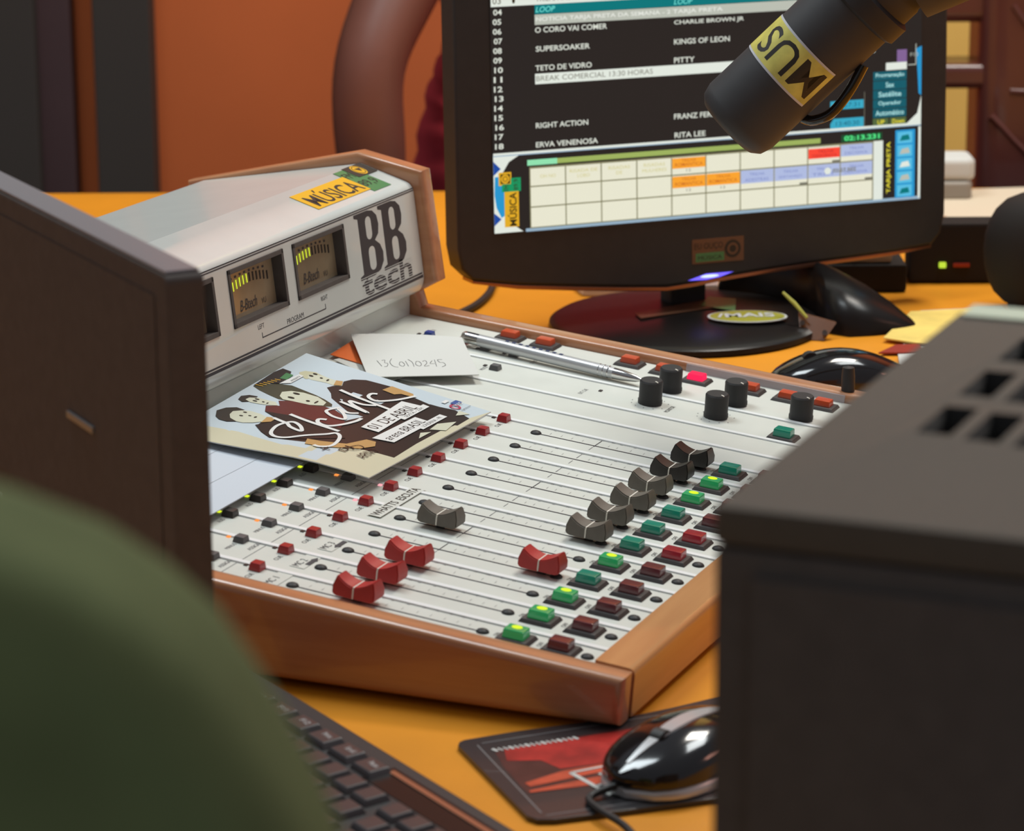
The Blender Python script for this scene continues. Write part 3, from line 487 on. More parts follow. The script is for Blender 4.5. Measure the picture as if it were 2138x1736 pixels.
# ------------------------------------------------------------------ the screen monitor behind the console
SO = V((-0.1773, 0.7301, 0.0878)); SE = V((0.70711, 0.70711, 0)); SN = V((0.7067, -0.7067, 0.0349)); SW = V((-0.0247, 0.0247, 0.9994))
SF = frame(SO, SE, SW, SN, 0.001)                                         # millimetres on the screen, third axis towards the viewer
MR = RM(0.138, 2.365, 0)
mon = thing('computer_monitor', 'black computer monitor showing a playlist, on a round glossy base', 'monitor', MR)
bot = [(-30, -10), (-27, -26), (-18, -35), (20, -41.5), (68, -46.8), (110, -51), (146, -54), (170, -52.5), (193, -50), (240, -47), (290, -44.5), (350, -42), (385, -39), (393, -30), (396.5, -15)]
outer = bot + [(397, 120), (396, 290), (388, 305), (370, 311), (0, 311), (-18, 305), (-28, 290), (-29.5, 180)]
mb = MB(SF); mb.prism(outer, -22, 4, 'black', -0.0025, 3); mb.build('casing', mon, MR)
mb = MB(SF); mb.prism([(40, 10), (330, 10), (340, 40), (330, 270), (40, 270), (30, 40)], -48, -22.2, 'black', 0.006, 2); mb.build('rear_housing', mon, MR)
mb = MB(SF); tr = [(x, y - 0.3) for x, y in bot[2:13]]; mb.prism(tr + [(x, y - (3.6 if 0 < k < 10 else 2.6)) for k, (x, y) in enumerate(tr)][::-1], -20, 3.2, 'copper', 0.0008, 2); mb.build('lower_trim', mon, MR, 'glossy copper strip under the screen')
mb = MB(SF)
mb.poly([(164, -50.6), (180, -46.4), (204, -46.6), (192, -49.8), (180, -51.2)], 'led_violet', 4.6); mb.ell(183, -48.4, 8, 1.2, 'led_white', 4.8); mb.build('power_light', mon, MR, 'violet power light')
mb = MB(SF); mb.box(168, 213.4, -38, -18.2, 4.0, 4.4, 'sticker_brown'); mb.text('EU OUÇO', 170, -27.5, 25, 6, 'ink', 4.6); mb.ring(203.5, -27.8, 0, 7.2, 'ink', 4.6); mb.ring(203.5, -27.8, 3.0, 4.8, 'sticker_brown', 4.8); mb.rect(171, -36.5, 196, -29.5, 'green', 4.55); mb.text('MÚSICA', 173, -35, 21, 4, 'ink', 4.7); mb.build('sticker', mon, MR, 'brown and green sticker on the bezel')
# what the screen shows
mb = MB(SF); T = lambda s, x, y, w, hg, m='s_text', b=0.014, z=5.6, **k: mb.text(s, x, y, w, hg, m, z, bold=b, **k); Rc = lambda x0, y0, x1, y1, m, z=5.2: mb.rect(x0, y0, x1, y1, m, z)
Rc(0, 0, 372.5, 279, 's_black', 4.7)
Rc(0.5, 174.0, 260.5, 182, 's_white'); T('03', 1.7, 176, 7, 5, 's_dim', .01); T('TRILHA INSTRUMENTAL', 37, 176.4, 62, 4.2, 's_dim', 0); mb.ell(19, 178, 1.2, 2.2, 's_ink', 5.5)
Rc(36.3, 166.7, 260, 174, 's_teal'); T('LOOP', 37, 168.2, 16, 4.2, 's_cyanlt', 0, shear=.25); T('LOOP', 153, 168.2, 16, 4.2, 's_cyanlt', 0, shear=.25)
Rc(36.2, 158.6, 260, 166.4, 's_grey'); T('NOTICIA TARJA PRETA DA SEMANA - 2', 37, 160.3, 113, 4.2, 's_greytx', .02); T('TARJA PRETA', 152, 160.3, 43, 4.2, 's_greytx', .02)
for s, x, y, w in (('O CORO VAI COMER', 36.2, 152.6, 60, ), ('CHARLIE BROWN JR', 153, 151.8, 60.3), ('SUPERSOAKER', 36.6, 138.2, 45), ('KINGS OF LEON', 152.9, 137.2, 48), ('TETO DE VIDRO', 36, 123.6, 47), ('PITTY', 152.8, 122.8, 17.6), ('RIGHT ACTION', 35.6, 79.4, 43.7), ('FRANZ FERDINAND', 152.5, 78.8, 58), ('ERVA VENENOSA', 35.4, 64.6, 52), ('RITA LEE', 152.8, 64.1, 26.8)): T(s, x, y, w, 4.2)
Rc(35.8, 113.3, 260, 121.3, 's_white'); T('BREAK COMERCIAL 13:30 HORAS', 36.6, 115.6, 98, 4, 's_dim', 0)
for k in range(15): T('%02d' % (k + 4), 1.6 + (0.6 if k % 3 == 0 else 0), 167.6 - 7.31 * k, 7, 4.4, b=.02)
T('02:47.512', 260.8, 158.2, 30, 4); T('02:31.080', 260.8, 150.6, 30, 4)
for k in range(4): T(('03:12.004', '02:58.110', '03:41.730', '04:02.518')[k], 300, 143 - 7.4 * k, 30, 4)
Rc(0, 60.4, 372.4, 62.2, 's_white', 5.3); Rc(0, 59.6, 372.4, 60.4, 's_line', 5.4)
mb.poly([(0, 60), (22, 60), (13, 55), (7, 46), (5.5, 32), (7, 18), (13, 8), (24, 0.2), (0, 0.2)][::-1], 's_white', 5.0)
mb.poly([(0, 56), (6, 50), (0, 45)], 's_deep', 5.2); mb.poly([(0, 16), (6, 11), (0, 6)], 's_deep', 5.2); mb.poly([(1, 44), (6, 44), (12, 38), (16, 28), (13, 16), (6, 12), (2, 20), (0.5, 30)], 's_blue', 5.2)
Rc(8.5, 4.5, 20.4, 32, 's_must', 5.4); T('MÚSICA', 18.6, 5.2, 26, 7.6, 's_ink', .02, 5.6, rot=math.pi / 2)
Rc(6.6, 32, 14.4, 38, 's_dkgreen', 5.4); Rc(14.0, 32, 22.3, 42.5, 's_dkgreen', 5.4); T('89,9', 20.6, 33, 8.4, 4.4, 's_ink', 0, 5.6, rot=math.pi / 2); T('FM', 12.4, 32.8, 4.4, 4, 's_ink', 0, 5.6, rot=math.pi / 2)
Rc(4.0, 37, 14.5, 47.2, 's_must', 5.35); Rc(5.6, 38.4, 13.4, 45.8, 's_ink', 5.45); mb.ring(9.4, 42.1, 0, 3.5, 's_must', 5.5); mb.ring(9.4, 42.1, 1.6, 2.1, 's_ink', 5.6)
Rc(28.2, 51.2, 281.3, 55.2, 's_lime'); Rc(28, 51.0, 53, 55.4, 's_mint', 5.4); Rc(300, 50.6, 337, 56.4, 's_greenbox'); T('02:13.231', 302.5, 51.6, 32, 4, 's_green', .03)
Rc(26, -0.3, 372.5, 2.2, 's_line', 5.2); Rc(29.6, 1.6, 338, 49.8, 's_grid', 5.2)
gx = [30, 59.8, 89.9, 120.2, 150.1, 179.8, 209.9, 239.8, 269.8, 299.0, 328.6]; gy = [2.4, 18.6, 34.6, 49.0]
orange = {(4, 2), (4, 1), (5, 1)}; blu = {(6, 1), (7, 1), (8, 1), (9, 1), (9, 2)}
for c in range(10):
    for r in range(3):
        x0, x1, y0, y1 = gx[c] + .5, gx[c + 1] - .5, gy[r] + .5, gy[r + 1] - .5; w = x1 - x0; q = y1 - y0; Rc(x0, y0, x1, y1, 's_cream', 5.4)
        if (c, r) in orange: Rc(x0, y0 + q * .35, x1, y1 - .6, 's_orange', 5.6); T('TRILHA', x0 + w * .28, y0 + q * .72, w * .44, 2.4, 's_ortx', 0, 5.8); T('ROMANTICA', x0 + w * .08, y0 + q * .46, w * .84, 2.8, 's_ortx', 0.01, 5.8); T('12', x0 + w * .42, y0 + q * .14, w * .14, 2.2, 's_dim', 0, 5.8)
        if (c, r) == (8, 2): Rc(x0, y0 + q * .30, x1, y1 - 1.4, 's_red', 5.6); T('TRILHA', x0 + w * .3, y0 + q * .62, w * .5, 2.4, 's_redtx', 0, 5.8); T('TERRORISTA', x0 + w * .1, y0 + q * .38, w * .8, 2.2, 's_redtx', 0, 5.8); Rc(x1 - 7, y0 - .4, x1, y0 + 1.8, 's_dim', 5.9)
        if (c, r) in blu: Rc(x0, y0 + q * .30, x1, y1, 's_bluish', 5.6); T('TRILHA', x0 + w * .26, y0 + q * .70, w * .46, 2.2, 's_blutx', 0, 5.8); T(('ADESTRAS', 'SERTANEJO', 'TRIST', 'DECISIVA')[c - 6], x0 + w * .12, y0 + q * .40, w * .72, 2.4, 's_blutx', 0, 5.8)
        if (c, r) in ((7, 1), (9, 1)): Rc(x1 - 7, y0 - .4, x1, y0 + 1.8, 's_dim', 5.9)
for s, c, y in (('OH NO', 0, .50), ('RISADA DE', 1, .66), ('LOBO', 1, .38), ('RISADAS', 2, .66), ('DE', 2, .38), ('RISADAS', 3, .66), ('MULHERES', 3, .36)): w = len(s) * 2.6; T(s, (gx[c] + gx[c + 1] - w) / 2, gy[2] + 14.4 * y - 1, w, 2.6, 's_paleyel', 0, 5.8)
mb.ell(287.5, 28.5, 3, 2.8, 's_white', 6.0); T('02:27.502', 292, 26.8, 21, 3.2, 's_dim', .03, 6.0); Rc(329.2, 1.8, 337.8, 49.6, 's_white', 5.4)
T('TARJA PRETA', 345.6, 6.2, 42, 4.6, 's_yel', .02, 5.6, rot=math.pi / 2)
Rc(349.2, 1.6, 367.2, 57, 's_blue'); 
for k in range(5): Rc(351, 3 + 10.8 * k, 364.5, 12.2 + 10.8 * k, 's_blue2', 5.4); mb.poly([(353, 5 + 10.8 * k), (362.5, 5.6 + 10.8 * k), (361, 10 + 10.8 * k), (355, 9.2 + 10.8 * k)], ('s_teal', 's_grey', 's_white', 's_grey', 's_teal')[k], 5.6)
Rc(370.2, 0, 372.4, 59, 's_white', 5.2); mb.poly([(358, 61), (372.4, 61), (372.4, 84), (369, 70)], 's_white', 5.3); mb.poly([(367.4, 122), (372.4, 124), (372.4, 84), (370, 86)], 's_blue', 5.35)
mb.poly([(290, 62.2), (320, 62.2), (320, 70), (293, 70), (290, 66)], 's_cyan', 5.4); T('13:40:30', 295, 64, 21, 3.6, 's_cytx', 0); Rc(290, 77.2, 320, 84, 's_cyan'); T('13:27:31', 295, 78.8, 21, 3.6, 's_cytx', 0)
for k, s in enumerate(('Automático', 'Operador', 'Satélite', 'Sax', 'Programação')): Rc(328.4, 68.2 + 7.5 * k, 358.8, 75.2 + 7.5 * k, 's_btn', 5.4); w = min(26, len(s) * 2.6); T(s, 343.6 - w / 2, 69.8 + 7.5 * k, w, 4.2, 's_btntx', .02)
Rc(328.4, 61.8, 342.6, 67.6, 's_olive'); Rc(344, 61.8, 358.8, 67.6, 's_olive'); T('UP', 332.5, 62.8, 6.5, 3.6, 's_yel', .02); T('Down', 346, 62.8, 11, 3.6, 's_yel', .02)
Rc(340, 106, 359, 112, 's_white'); Rc(350, 112, 359, 122, 's_violet'); Rc(360, 109, 367.5, 109.7, 's_grey', 5.4); Rc(366.8, 109, 367.5, 126, 's_grey', 5.4); T('F10', 362, 116, 7, 3, 's_grey', 0)
Rc(320.4, 62.3, 320.9, 90, 's_dim', 5.4)
mb.build('screen', mon, MR, 'lit screen with a radio playlist and a grid of sound clips')
nk = frame(V((-0.0775, 0.8875, 0)), SE, (0, 0, 1), SN)
mb = MB(nk); mb.prism(rrect(-.0155, .004, .0155, .0655, .004), -.011, .011, 'black', .002, 2); mb.build('neck', mon, MR)
mb = MB(); mb.lathe([(.107, 0), (.1085, .002), (.108, .0055), (.103, .0085), (.07, .0105), (.001, .0115)], 'black_satin', 64, (MR.x, MR.y)); mb.build('base', mon, MR, 'round glossy black base')
SK = lambda a, b, h=0.0: RM(a, b, 0.0120 + h)
mb = MB(SK); mb.hexa([SK(*p) for p in ((.098, 2.360, 0), (.102, 2.342, 0), (.162, 2.380, 0), (.158, 2.410, 0), (.098, 2.360, .0006), (.102, 2.342, .0006), (.162, 2.380, .0006), (.158, 2.410, .0006))], 'sticker_brown'); mb.poly([(.152, 2.385), (.178, 2.365), (.182, 2.41), (.160, 2.418)], 'green', .0008)
c0, c1 = (.186, 2.343), .0315; mb.prism([(c0[0] + c1 * math.cos(t), c0[1] + .021 * math.sin(t)) for t in [2 * math.pi * k / 28 for k in range(28)]], .0008, .0014, 'fly_white', 0); mb.prism([(c0[0] + c1 * .94 * math.cos(t), c0[1] + .019 * math.sin(t)) for t in [2 * math.pi * k / 28 for k in range(28)]], .0014, .0017, 'sticker_oval', 0)
mb.text('/MAIS', .162, 2.337, .046, .014, 'fly_white', .0020, bold=.03, rot=.05); mb.build('sticker', mon, MR, 'clear brown and yellow oval stickers on the base')

# ------------------------------------------------------------------ microphone on its boom
m0 = V((0.1091, 0.4605, 0.2303)); MA = (V((0.159, 0.475, 0.281)) - V((0.1091, 0.4605, 0.2303))).normalized()
vw = V((0.61, -1.86, 0.29)).normalized(); MN = (vw - MA * vw.dot(MA)).normalized(); MS = MA.cross(MN)
if MS.z > 0: MS = -MS                                                     # MS: downwards across the body, MN: its near side
MRAD = 0.0289
MCF = lambda x, y, t=0.0: m0 + MS * x + MN * y + MA * t
mic = thing('microphone', 'black broadcast microphone with a yellow sticker hanging in front of the monitor', 'microphone', m0)
mb = MB(MCF); mb.lathe([(0.010, -0.004), (0.0225, -0.0028), (0.0268, 0.001), (MRAD, 0.008), (MRAD, 0.135), (0.0280, 0.137), (0.0280, 0.141), (MRAD + .001, 0.143), (MRAD + .001, 0.190), (0.024, 0.200)], 'mic_black', 48); mb.build('body', mic, m0)
mb = MB(MCF); mb.lathe([(MRAD + .0004, 0.108), (MRAD + .0035, 0.110), (MRAD + .0035, 0.122), (MRAD + .0004, 0.124)], 'black', 40); mb.build('collar', mic, m0)
t1 = (V((0.1358, 0.4705, 0.2629)) - m0).dot(MA); t2 = (V((0.159, 0.475, 0.281)) - m0).dot(MA)
def cyl(off):
    def f(x, y, z=0.0):                                                   # x: arc in radians (reads from the lower side upwards), y: from the rear towards the tip
        a = -x; r = MRAD + off + z; return MCF(math.sin(a) * r, math.cos(a) * r, t2 - y)
    return f
Ls = t2 - t1
mb = MB(WORLD); mb.rect(-0.87, 0, 1.75, Ls, 'mic_edge', 0.0); mb.rect(-0.87, Ls * .05, 1.75, Ls * .95, 'mic_yellow', 0.00006)
mb.text('MUS', -0.74, Ls * .15, 1.84, Ls * .70, 'ink', 0.00012, bold=.006); mb.bend(cyl(0.0003), [-.8 + .1 * k for k in range(26)], [])
mb.build('sticker', mic, m0, 'yellow sticker with large black letters')
mb = MB(); mb.tube(smooth_path([MCF(0.030, 0.004, 0.088), MCF(0.036, 0.004, 0.070), MCF(0.0385, 0.002, 0.052), MCF(0.034, 0, 0.040), MCF(0.0285, -0.002, 0.036)], 5), 0.0034, 'black_gloss', 10); mb.build('cable', mic, m0, 'glossy black cable loop')
arm_end = V((0.62, 0.75, 0.62))
bo = thing('boom_arm', 'black boom arm holding the microphone from the upper right', 'microphone arm', V((0.62, 0.75, 0.0)))
mb = MB(); q0 = MCF(0.012, 0.0, 0.150); q1 = MCF(0.027, -0.004, 0.29); mb.tube([MCF(0.006, 0, 0.146), MCF(0.014, 0, 0.175), q1], [0.031, 0.0345, 0.034], 'mic_black', 24); mb.build('clamp', bo, bo.location)
mb = MB(); mb.tube([q1 - MA * .01, V((0.42, 0.60, 0.52)), arm_end], [0.026, 0.018, 0.016], 'black', 16); mb.build('upper_arm', bo, bo.location)
mb = MB(); mb.tube([arm_end + V((0, 0, .02)), V((0.62, 0.75, 0.02))], 0.016, 'black', 16); mb.build('post', bo, bo.location)
mb = MB(); mb.box(0.57, 0.67, 0.70, 0.80, 0.0, 0.024, 'black', 0.004); mb.build('table_clamp', bo, bo.location)

# ------------------------------------------------------------------ foreground: dark monitor at left, vented cabinet at right, green chair
so, sx, sn = V((0.1084, -0.2763, 0)), V((-0.7707, 0.6372, 0)), V((0.6372, 0.7707, 0))
SLB = frame(so, sx, (0, 0, 1), sn)
fr = SLB(0.25, 0, 0.012)
sm = thing('flat_monitor', 'black flat monitor edge-on in the left foreground with a pale reflection painted along its top edge', 'monitor', fr)
mb = MB(SLB); mb.prism(rrect(0, 0.118, 0.36, 0.2768, 0.004, 3), 0, 0.018, 'black_matt', 0.002, 2); mb.build('casing', sm, fr)
mb = MB(SLB); mb.box(0.004, 0.356, 0.2769, 0.2782, 0.0012, 0.0168, 'slab_sheen', 0.0005); mb.build('top_sheen', sm, fr, 'top edge with its reflection painted pale grey')  # ceiling reflection on the glossy black edge, painted as a grey strip
mb = MB(SLB); mb.rect(0.014, 0.132, 0.346, 0.266, 'black_matt', -0.0004); mb.build('screen', sm, fr, 'dark screen')
mb = MB(SLB); mb.box(0.098, 0.134, 0.184, 0.1875, -0.0018, -0.0002, 'badge_grey', 0.0005); mb.build('badge', sm, fr, 'small pale metal badge')
mb = MB(SLB); mb.box(0.235, 0.265, 0.008, 0.125, 0.006, 0.0165, 'black', 0.002); mb.build('neck', sm, fr)
mb = MB(); mb.lathe([(0.044, 0), (0.045, 0.003), (0.042, 0.007), (0.001, 0.010)], 'black', 32, (fr.x, fr.y)); mb.build('foot', sm, fr)

cx0, cx1, cy0, cy1, cz = 0.4658, 0.766, -0.5895, -0.316, 0.3002
cb = V(((cx0 + cx1) / 2, (cy0 + cy1) / 2, 0))
cab = thing('equipment_cabinet', 'large black equipment cabinet with a grey slotted top in the right foreground', 'equipment cabinet', cb)
mb = MB(); mb.box(cx0, cx1, cy0, cy1, 0.008, cz - 0.0125, 'black_matt', 0.003); mb.build('body', cab, cb)
mb = MB(); mb.box(cx0 - .0002, cx1 + .0002, cy0 - .0002, cy1 + .0002, cz - 0.012, cz, 'grey_case', 0.0025); mb.mi('vent'); top = mb.build('vented_top', cab, cb, 'grey top plate with rows of vent slots')
cut = MB(); cut.mi('grey_case')
for i in range(15):
    for j in range(3):
        x, y = 0.4977 + 0.0161 * i, -0.4894 + 0.0513 * j - 0.003 * (i % 3)
        cut.box(x, x + 0.0111, y, y + 0.0356, cz - 0.010, cz + 0.01, 'vent')
co = cut.build('cutter', cab, cb); top.modifiers.clear(); bo_ = top.modifiers.new('b', 'BOOLEAN'); bo_.object = co; bo_.solver = 'EXACT'; bo_.operation = 'DIFFERENCE'
dg = bpy.context.evaluated_depsgraph_get(); nm = bpy.data.meshes.new_from_object(top.evaluated_get(dg)); top.modifiers.clear(); top.data = nm; wn(top); bpy.data.objects.remove(co)
mb = MB(); mb.box(cx0 + .012, cx1 - .012, cy0 - .0025, cy0 - .0001, 0.02, cz - 0.02, 'black_matt', 0.001); mb.build('front_panel', cab, cb)
for x in (cx0 + .03, cx1 - .03):
    for y in (cy0 + .03, cy1 - .03): mb = MB(); mb.lathe([(0.012, 0), (0.012, 0.0082)], 'rubber', 16, (x, y)); mb.build('foot', cab, cb)
o = V((0.60, -0.318, cz)); mb = MB(); mb.box(0.4690, 0.74, -0.3270, -0.309, cz + 0.0003, cz + 0.0011, 'mint'); tag(mb.build('paper_strip', None, o, loc=o), 'pale mint paper lying along the far edge of the slotted cabinet top', 'paper')

cf = RM(-0.225, 0.70, -0.75)
ch = thing('chair', 'out-of-focus chair with a rounded olive green padded back in the near left corner', 'chair', cf)
GF = frame(RM(0, 0.535, 0), (math.cos(YAW), math.sin(YAW), 0), (0, 0, 1), (math.sin(YAW), -math.cos(YAW), 0))
half = [(-0.225, 0.404), (-0.15, 0.4025), (-0.115, 0.397), (-0.094, 0.3905), (-0.077, 0.3835), (-0.0655, 0.3755), (-0.056, 0.3665), (-0.050, 0.357), (-0.0445, 0.347), (-0.037, 0.3315), (-0.030, 0.31), (-0.024, 0.27), (-0.020, 0.20), (-0.020, 0.0), (-0.026, -0.08), (-0.055, -0.12)]
gp = half + [(-0.45 - x, y) for x, y in half[::-1]][:-1]
mb = MB(GF); mb.prism(gp, -0.035, 0.035, 'olive', 0.024, 5); mb.build('backrest', ch, cf, 'olive green padded backrest')
mb = MB(RM); mb.box(-0.42, -0.03, 0.60, 0.98, -0.34, -0.27, 'olive', 0.025, 4); mb.build('seat', ch, cf)
mb = MB(); mb.tube([RM(-.225, .565, 0.1), RM(-.225, .575, -.2), RM(-.225, .62, -.352), RM(-.225, .75, -.355)], .016, 'black', 12); mb.build('back_support', ch, cf)
mb = MB(); mb.tube([RM(-.225, .79, -.345), RM(-.225, .79, -.66)], .025, 'black', 14); mb.build('column', ch, cf)
for k in range(5):
    t = 2 * math.pi * k / 5; e = RM(-.225 + .27 * math.cos(t), .79 + .27 * math.sin(t), -.70); mb = MB(); mb.tube([RM(-.225, .79, -.66), e], [.022, .016], 'black', 10); mb.tube([e + V((0, 0, .01)), e + V((0, 0, -.05))], .02, 'black', 12); mb.build('leg', ch, cf)

# ------------------------------------------------------------------ keyboard, mouse pad and mouse in front of the console
ka, kb = V((math.cos(rad(-35)), math.sin(rad(-35)), 0)), V((math.cos(rad(-125)), math.sin(rad(-125)), 0))
K0 = V((0.0285, -0.0605, 0))
KF = lambda a, b, z=0.0: K0 + ka * a + kb * b + V((0, 0, z - 0.055 * b if z > 0.005 else z))
kc = KF(.12, .06)
kbd = thing('keyboard', 'black computer keyboard lying in front of the mixing console', 'keyboard', kc)
mb = MB(KF); mb.hexa([KF(*p) for p in ((-.008, 0, 0), (.306, 0, 0), (.306, .120, 0), (-.008, .120, 0), (-.008, 0, .0190), (.306, 0, .0190), (.306, .120, .0190), (-.008, .120, .0190))], 'keyboard', 0.003, 3); mb.build('case', kbd, kc)
mb = MB(KF); mb.box(.163, .296, .0080, .0262, .0190, .0194, 'black_satin', .0002); mb.box(.167, .294, .0105, .0137, .0193, .0200, 'bronze', .0003); mb.build('indicator_panel', kbd, kc, 'glossy indicator panel with a bronze strip')
def key(a, b, w, d, glyph=None):
    a += .0044; b += .0010; m = MB(KF); z0, z1 = .0188, .0222
    m.hexa([KF(a - w, b - d, z0), KF(a + w, b - d, z0), KF(a + w, b + d, z0), KF(a - w, b + d, z0), KF(a - w * .76, b - d * .76, z1), KF(a + w * .76, b - d * .76, z1), KF(a + w * .76, b + d * .80, z1), KF(a - w * .76, b + d * .80, z1)], 'key', .0008, 2)
    if glyph: m.m = lambda x, y, z=0.0: KF(x, -y, z); m.text(glyph, a - w * .2, -b - d * .1, w * .7, .0030, 'key_print', z1 + .0002)
    m.build('key', kbd, kc)
for k in range(7): key(.0160 + .0230 * k, .0172, .0104, .0066, ('F9', 'F10', 'F11', 'F12', 'Print', 'Scroll', 'Pause')[k])
for r, off in ((0, .001), (1, .007), (2, .013), (3, .004), (4, .010)):
    for k in range(15): key(off + .0182 * k + (.006 if k > 10 else 0), .0342 + .0163 * r, .0082, .0073)

P0 = V((0.1530, -0.0785, 0)); pa_, pb_ = V((.7071, .7071, 0)), V((.680, -.733, 0))
PD = lambda a, b, z=0.0: P0 + pa_ * a + pb_ * b + V((0, 0, z))
pad = [(0.004, 0.000), (0.03, -0.0012), (0.06, -0.0005), (0.095, 0.0015), (0.12, -0.002), (0.15, -0.008), (0.19, -0.010), (0.197, -0.006), (0.20, 0.0), (0.20, 0.108), (0.197, 0.115), (0.19, 0.118), (0.12, 0.121), (0.05, 0.117), (0.010, 0.114), (0.002, 0.111), (-0.001, 0.105), (-0.0015, 0.006), (0.0005, 0.002)]
pc = PD(.1, .06)
mp = thing('mouse_pad', 'black mouse pad with a red printed picture and white triangle mark under the glossy mouse', 'mouse pad', pc)
mb = MB(PD); mb.prism(pad, 0.0, 0.003, 'pad_black', .0008, 2)
PD2 = lambda a, b, z=0.0: PD(a, b + .006, z)
mb.m = PD2; z = .0031; mb.poly([(.013, .0125), (.19, .0085), (.19, .083), (.10, .080), (.047, .0783), (.009, .0735), (.0095, .04)][::-1], 'pad_dark', z); mb.poly([(.018, .0150), (.19, .0110), (.19, .052), (.08, .053), (.035, .050), (.030, .036), (.014, .030)][::-1], 'pad_red', z + .0001)
mb.poly([(.012, .061), (.036, .053), (.19, .051), (.19, .060), (.05, .062), (.013, .0665)][::-1], 'pad_orange', z + .0002); mb.poly([(.011, .071), (.045, .067), (.19, .066), (.19, .076), (.047, .076), (.010, .0735)][::-1], 'pad_orange', z + .0002); mb.poly([(.10, .013), (.125, .0125), (.12, .0155), (.105, .0155)][::-1], 'yellow', z + .0003)
for k in range(16): mb.stroke([(.0125 + .0029 * k, .0125), (.0140 + .0029 * k, .0165)], .0010 if k % 3 else .0018, 'paper', z + .0003, False)
mb.m = PD; mb.stroke([(.0105, .0085), (.19, .0045)], .0008, 'pad_line', z, False); mb.stroke([(.0075, .010), (.0065, .105)], .0008, 'pad_line', z, False); mb.stroke([(.0075, .1085), (.18, .113)], .0008, 'pad_line', z, False)
mb.m = PD2; mb.stroke([(.0375, .0575), (.0452, .0915), (.0555, .079), (.0505, .0635)], .0026, 'paper', z + .0004, False); mb.stroke([(.0375, .0575), (.060, .0555)], .0018, 'paper', z + .0004, False); mb.stroke([(.043, .0785), (.054, .0735)], .0018, 'paper', z + .0004, False)
mb.build('printed_sheet', mp, pc)

def mouse(name, label, pos, ang, L, W, H, rim, group=None, stripe=True, cord=None):
    """front of the shell at t = 0, tail at t = 1"""
    u = V((math.cos(ang), math.sin(ang), 0)); s = V((u.y, -u.x, 0)); p0 = V(pos); F = lambda x, y, z=0.0: p0 + u * x + s * y + V((0, 0, z)); c = F(L / 2, 0)
    t_ = thing(name, label, 'mouse', c, group)
    wid = lambda t: W / 2 * min(1, (1 - (1 - min(t / .36, 1)) ** 2.3) ** .5 if t < .36 else (1 - max(0, (t - .62) / .385) ** 2.6) ** .5)
    hei = lambda t: H * (0.42 + 0.58 * math.sin(math.pi * min(t * .92 + .02, 1)) ** .9)
    def rings(w0, z0, zk, n=18, arc=True):
        R = []
        for i in range(17):
            t = i / 16; t = min(max(t, .004), .996); w = max(wid(t), .002) * w0; h = max(hei(t) * zk, z0 + .002); r = []
            for k in range(n + 1): a = math.pi * k / n; r.append(F(t * L, -w * math.cos(a) * (1 if not arc else 1), z0 + (h - z0) * math.sin(a) ** .62))
            R.append(r)
        return R
    m = MB(); R = rings(1.0, .0015, .40)
    for r in R: r.insert(0, r[0] - V((0, 0, 0.001))); r.append(r[-1] - V((0, 0, 0.001)))
    m.loft(R, rim); m.build('base', t_, c, 'metallic rim' if rim != 'black' else None, ang=60)
    m = MB(); m.loft(rings(.955, .006, 1.0), 'black_gloss'); m.build('shell', t_, c, ang=60)
    if stripe:
        m = MB(); A = []
        for i in range(1, 16):
            t = i / 16; hw = .0006 + .0042 * math.sin(math.pi * min(1, t * 1.05)) ** 1.5; h = hei(t) + .0005; A.append([F(t * L, -hw, h - .0012), F(t * L, -hw * .9, h), F(t * L, hw * .9, h), F(t * L, hw, h - .0012)])
        m.loft(A, 'silver'); m.build('stripe', t_, c, 'silver centre stripe')
    m = MB(); zc = hei(.30) - .0042; m.tube([F(L * .30, -.0034, zc), F(L * .30, .0034, zc)], .0064, 'rubber', 16); m.build('scroll_wheel', t_, c)
    if cord: m = MB(); m.tube(smooth_path([F(.006, 0, .006)] + [V(q) for q in cord], 6), .0019, 'rubber', 8); m.build('cord', t_, c)
    return t_
mouse('computer_mouse', 'glossy black mouse with a silver stripe and rim on the printed mouse pad', (.2555, -.1190, .0032), rad(70), .104, .057, .0265, 'silver', 'computer mice', True, [(.2445, -.128, .0052), (.255, -.142, .0052), (.272, -.155, .0052), (.288, -.175, .0052), (.33, -.23, .0025), (.37, -.26, .0022)])
fp = RM(.188, 2.150); mouse('computer_mouse', 'plain black mouse on the desk just behind the far oak rail', (fp.x, fp.y, 0), YAW + rad(8), .098, .056, .031, 'black', 'computer mice', False, [tuple(RM(.175, 2.155, .003)), tuple(RM(.155, 2.17, .003)), tuple(RM(.135, 2.20, .003))])

# ------------------------------------------------------------------ small things around the monitor
o = PN(0.1640, 0.5515, 0.0066); mb = MB(); mb.lathe([(0.0046, 0), (0.0046, 0.010), (0.0040, 0.0165), (0.0005, 0.0175)], 'black', 20); 
for v in mb.bm.verts: v.co += o
tag(mb.build('jack_plug', None, o, loc=o), 'short black plug standing on the far oak rail of the console', 'plug')
def tub(name, label, cat, pts, r, mt): o = V(pts[0]); mb = MB(); mb.tube(smooth_path(pts, 6), r, mt, 10); return tag(mb.build(name, None, o, loc=o), label, cat)
tub('monitor_cable', 'thin dark cable curling down behind the monitor beside the oak rail', 'cable', [RM(.04, 2.60, .0035), RM(.004, 2.58, .0035), RM(-.012, 2.535, .0035), RM(-.019, 2.475, .0035), RM(-.030, 2.430, .0035), RM(-.048, 2.39, .0035)], .0032, 'rubber')
c = RM(.115, 2.50); br = thing('plastic_bracket', 'clear plastic bracket with screws lying behind the monitor neck', 'bracket', c)
mb = MB(RM); mb.prism([(.060, 2.478), (.10, 2.476), (.172, 2.480), (.178, 2.535), (.11, 2.530), (.064, 2.520), (.054, 2.500)], .0005, .009, 'clear_plastic', .0015, 2); mb.build('plate', br, c)
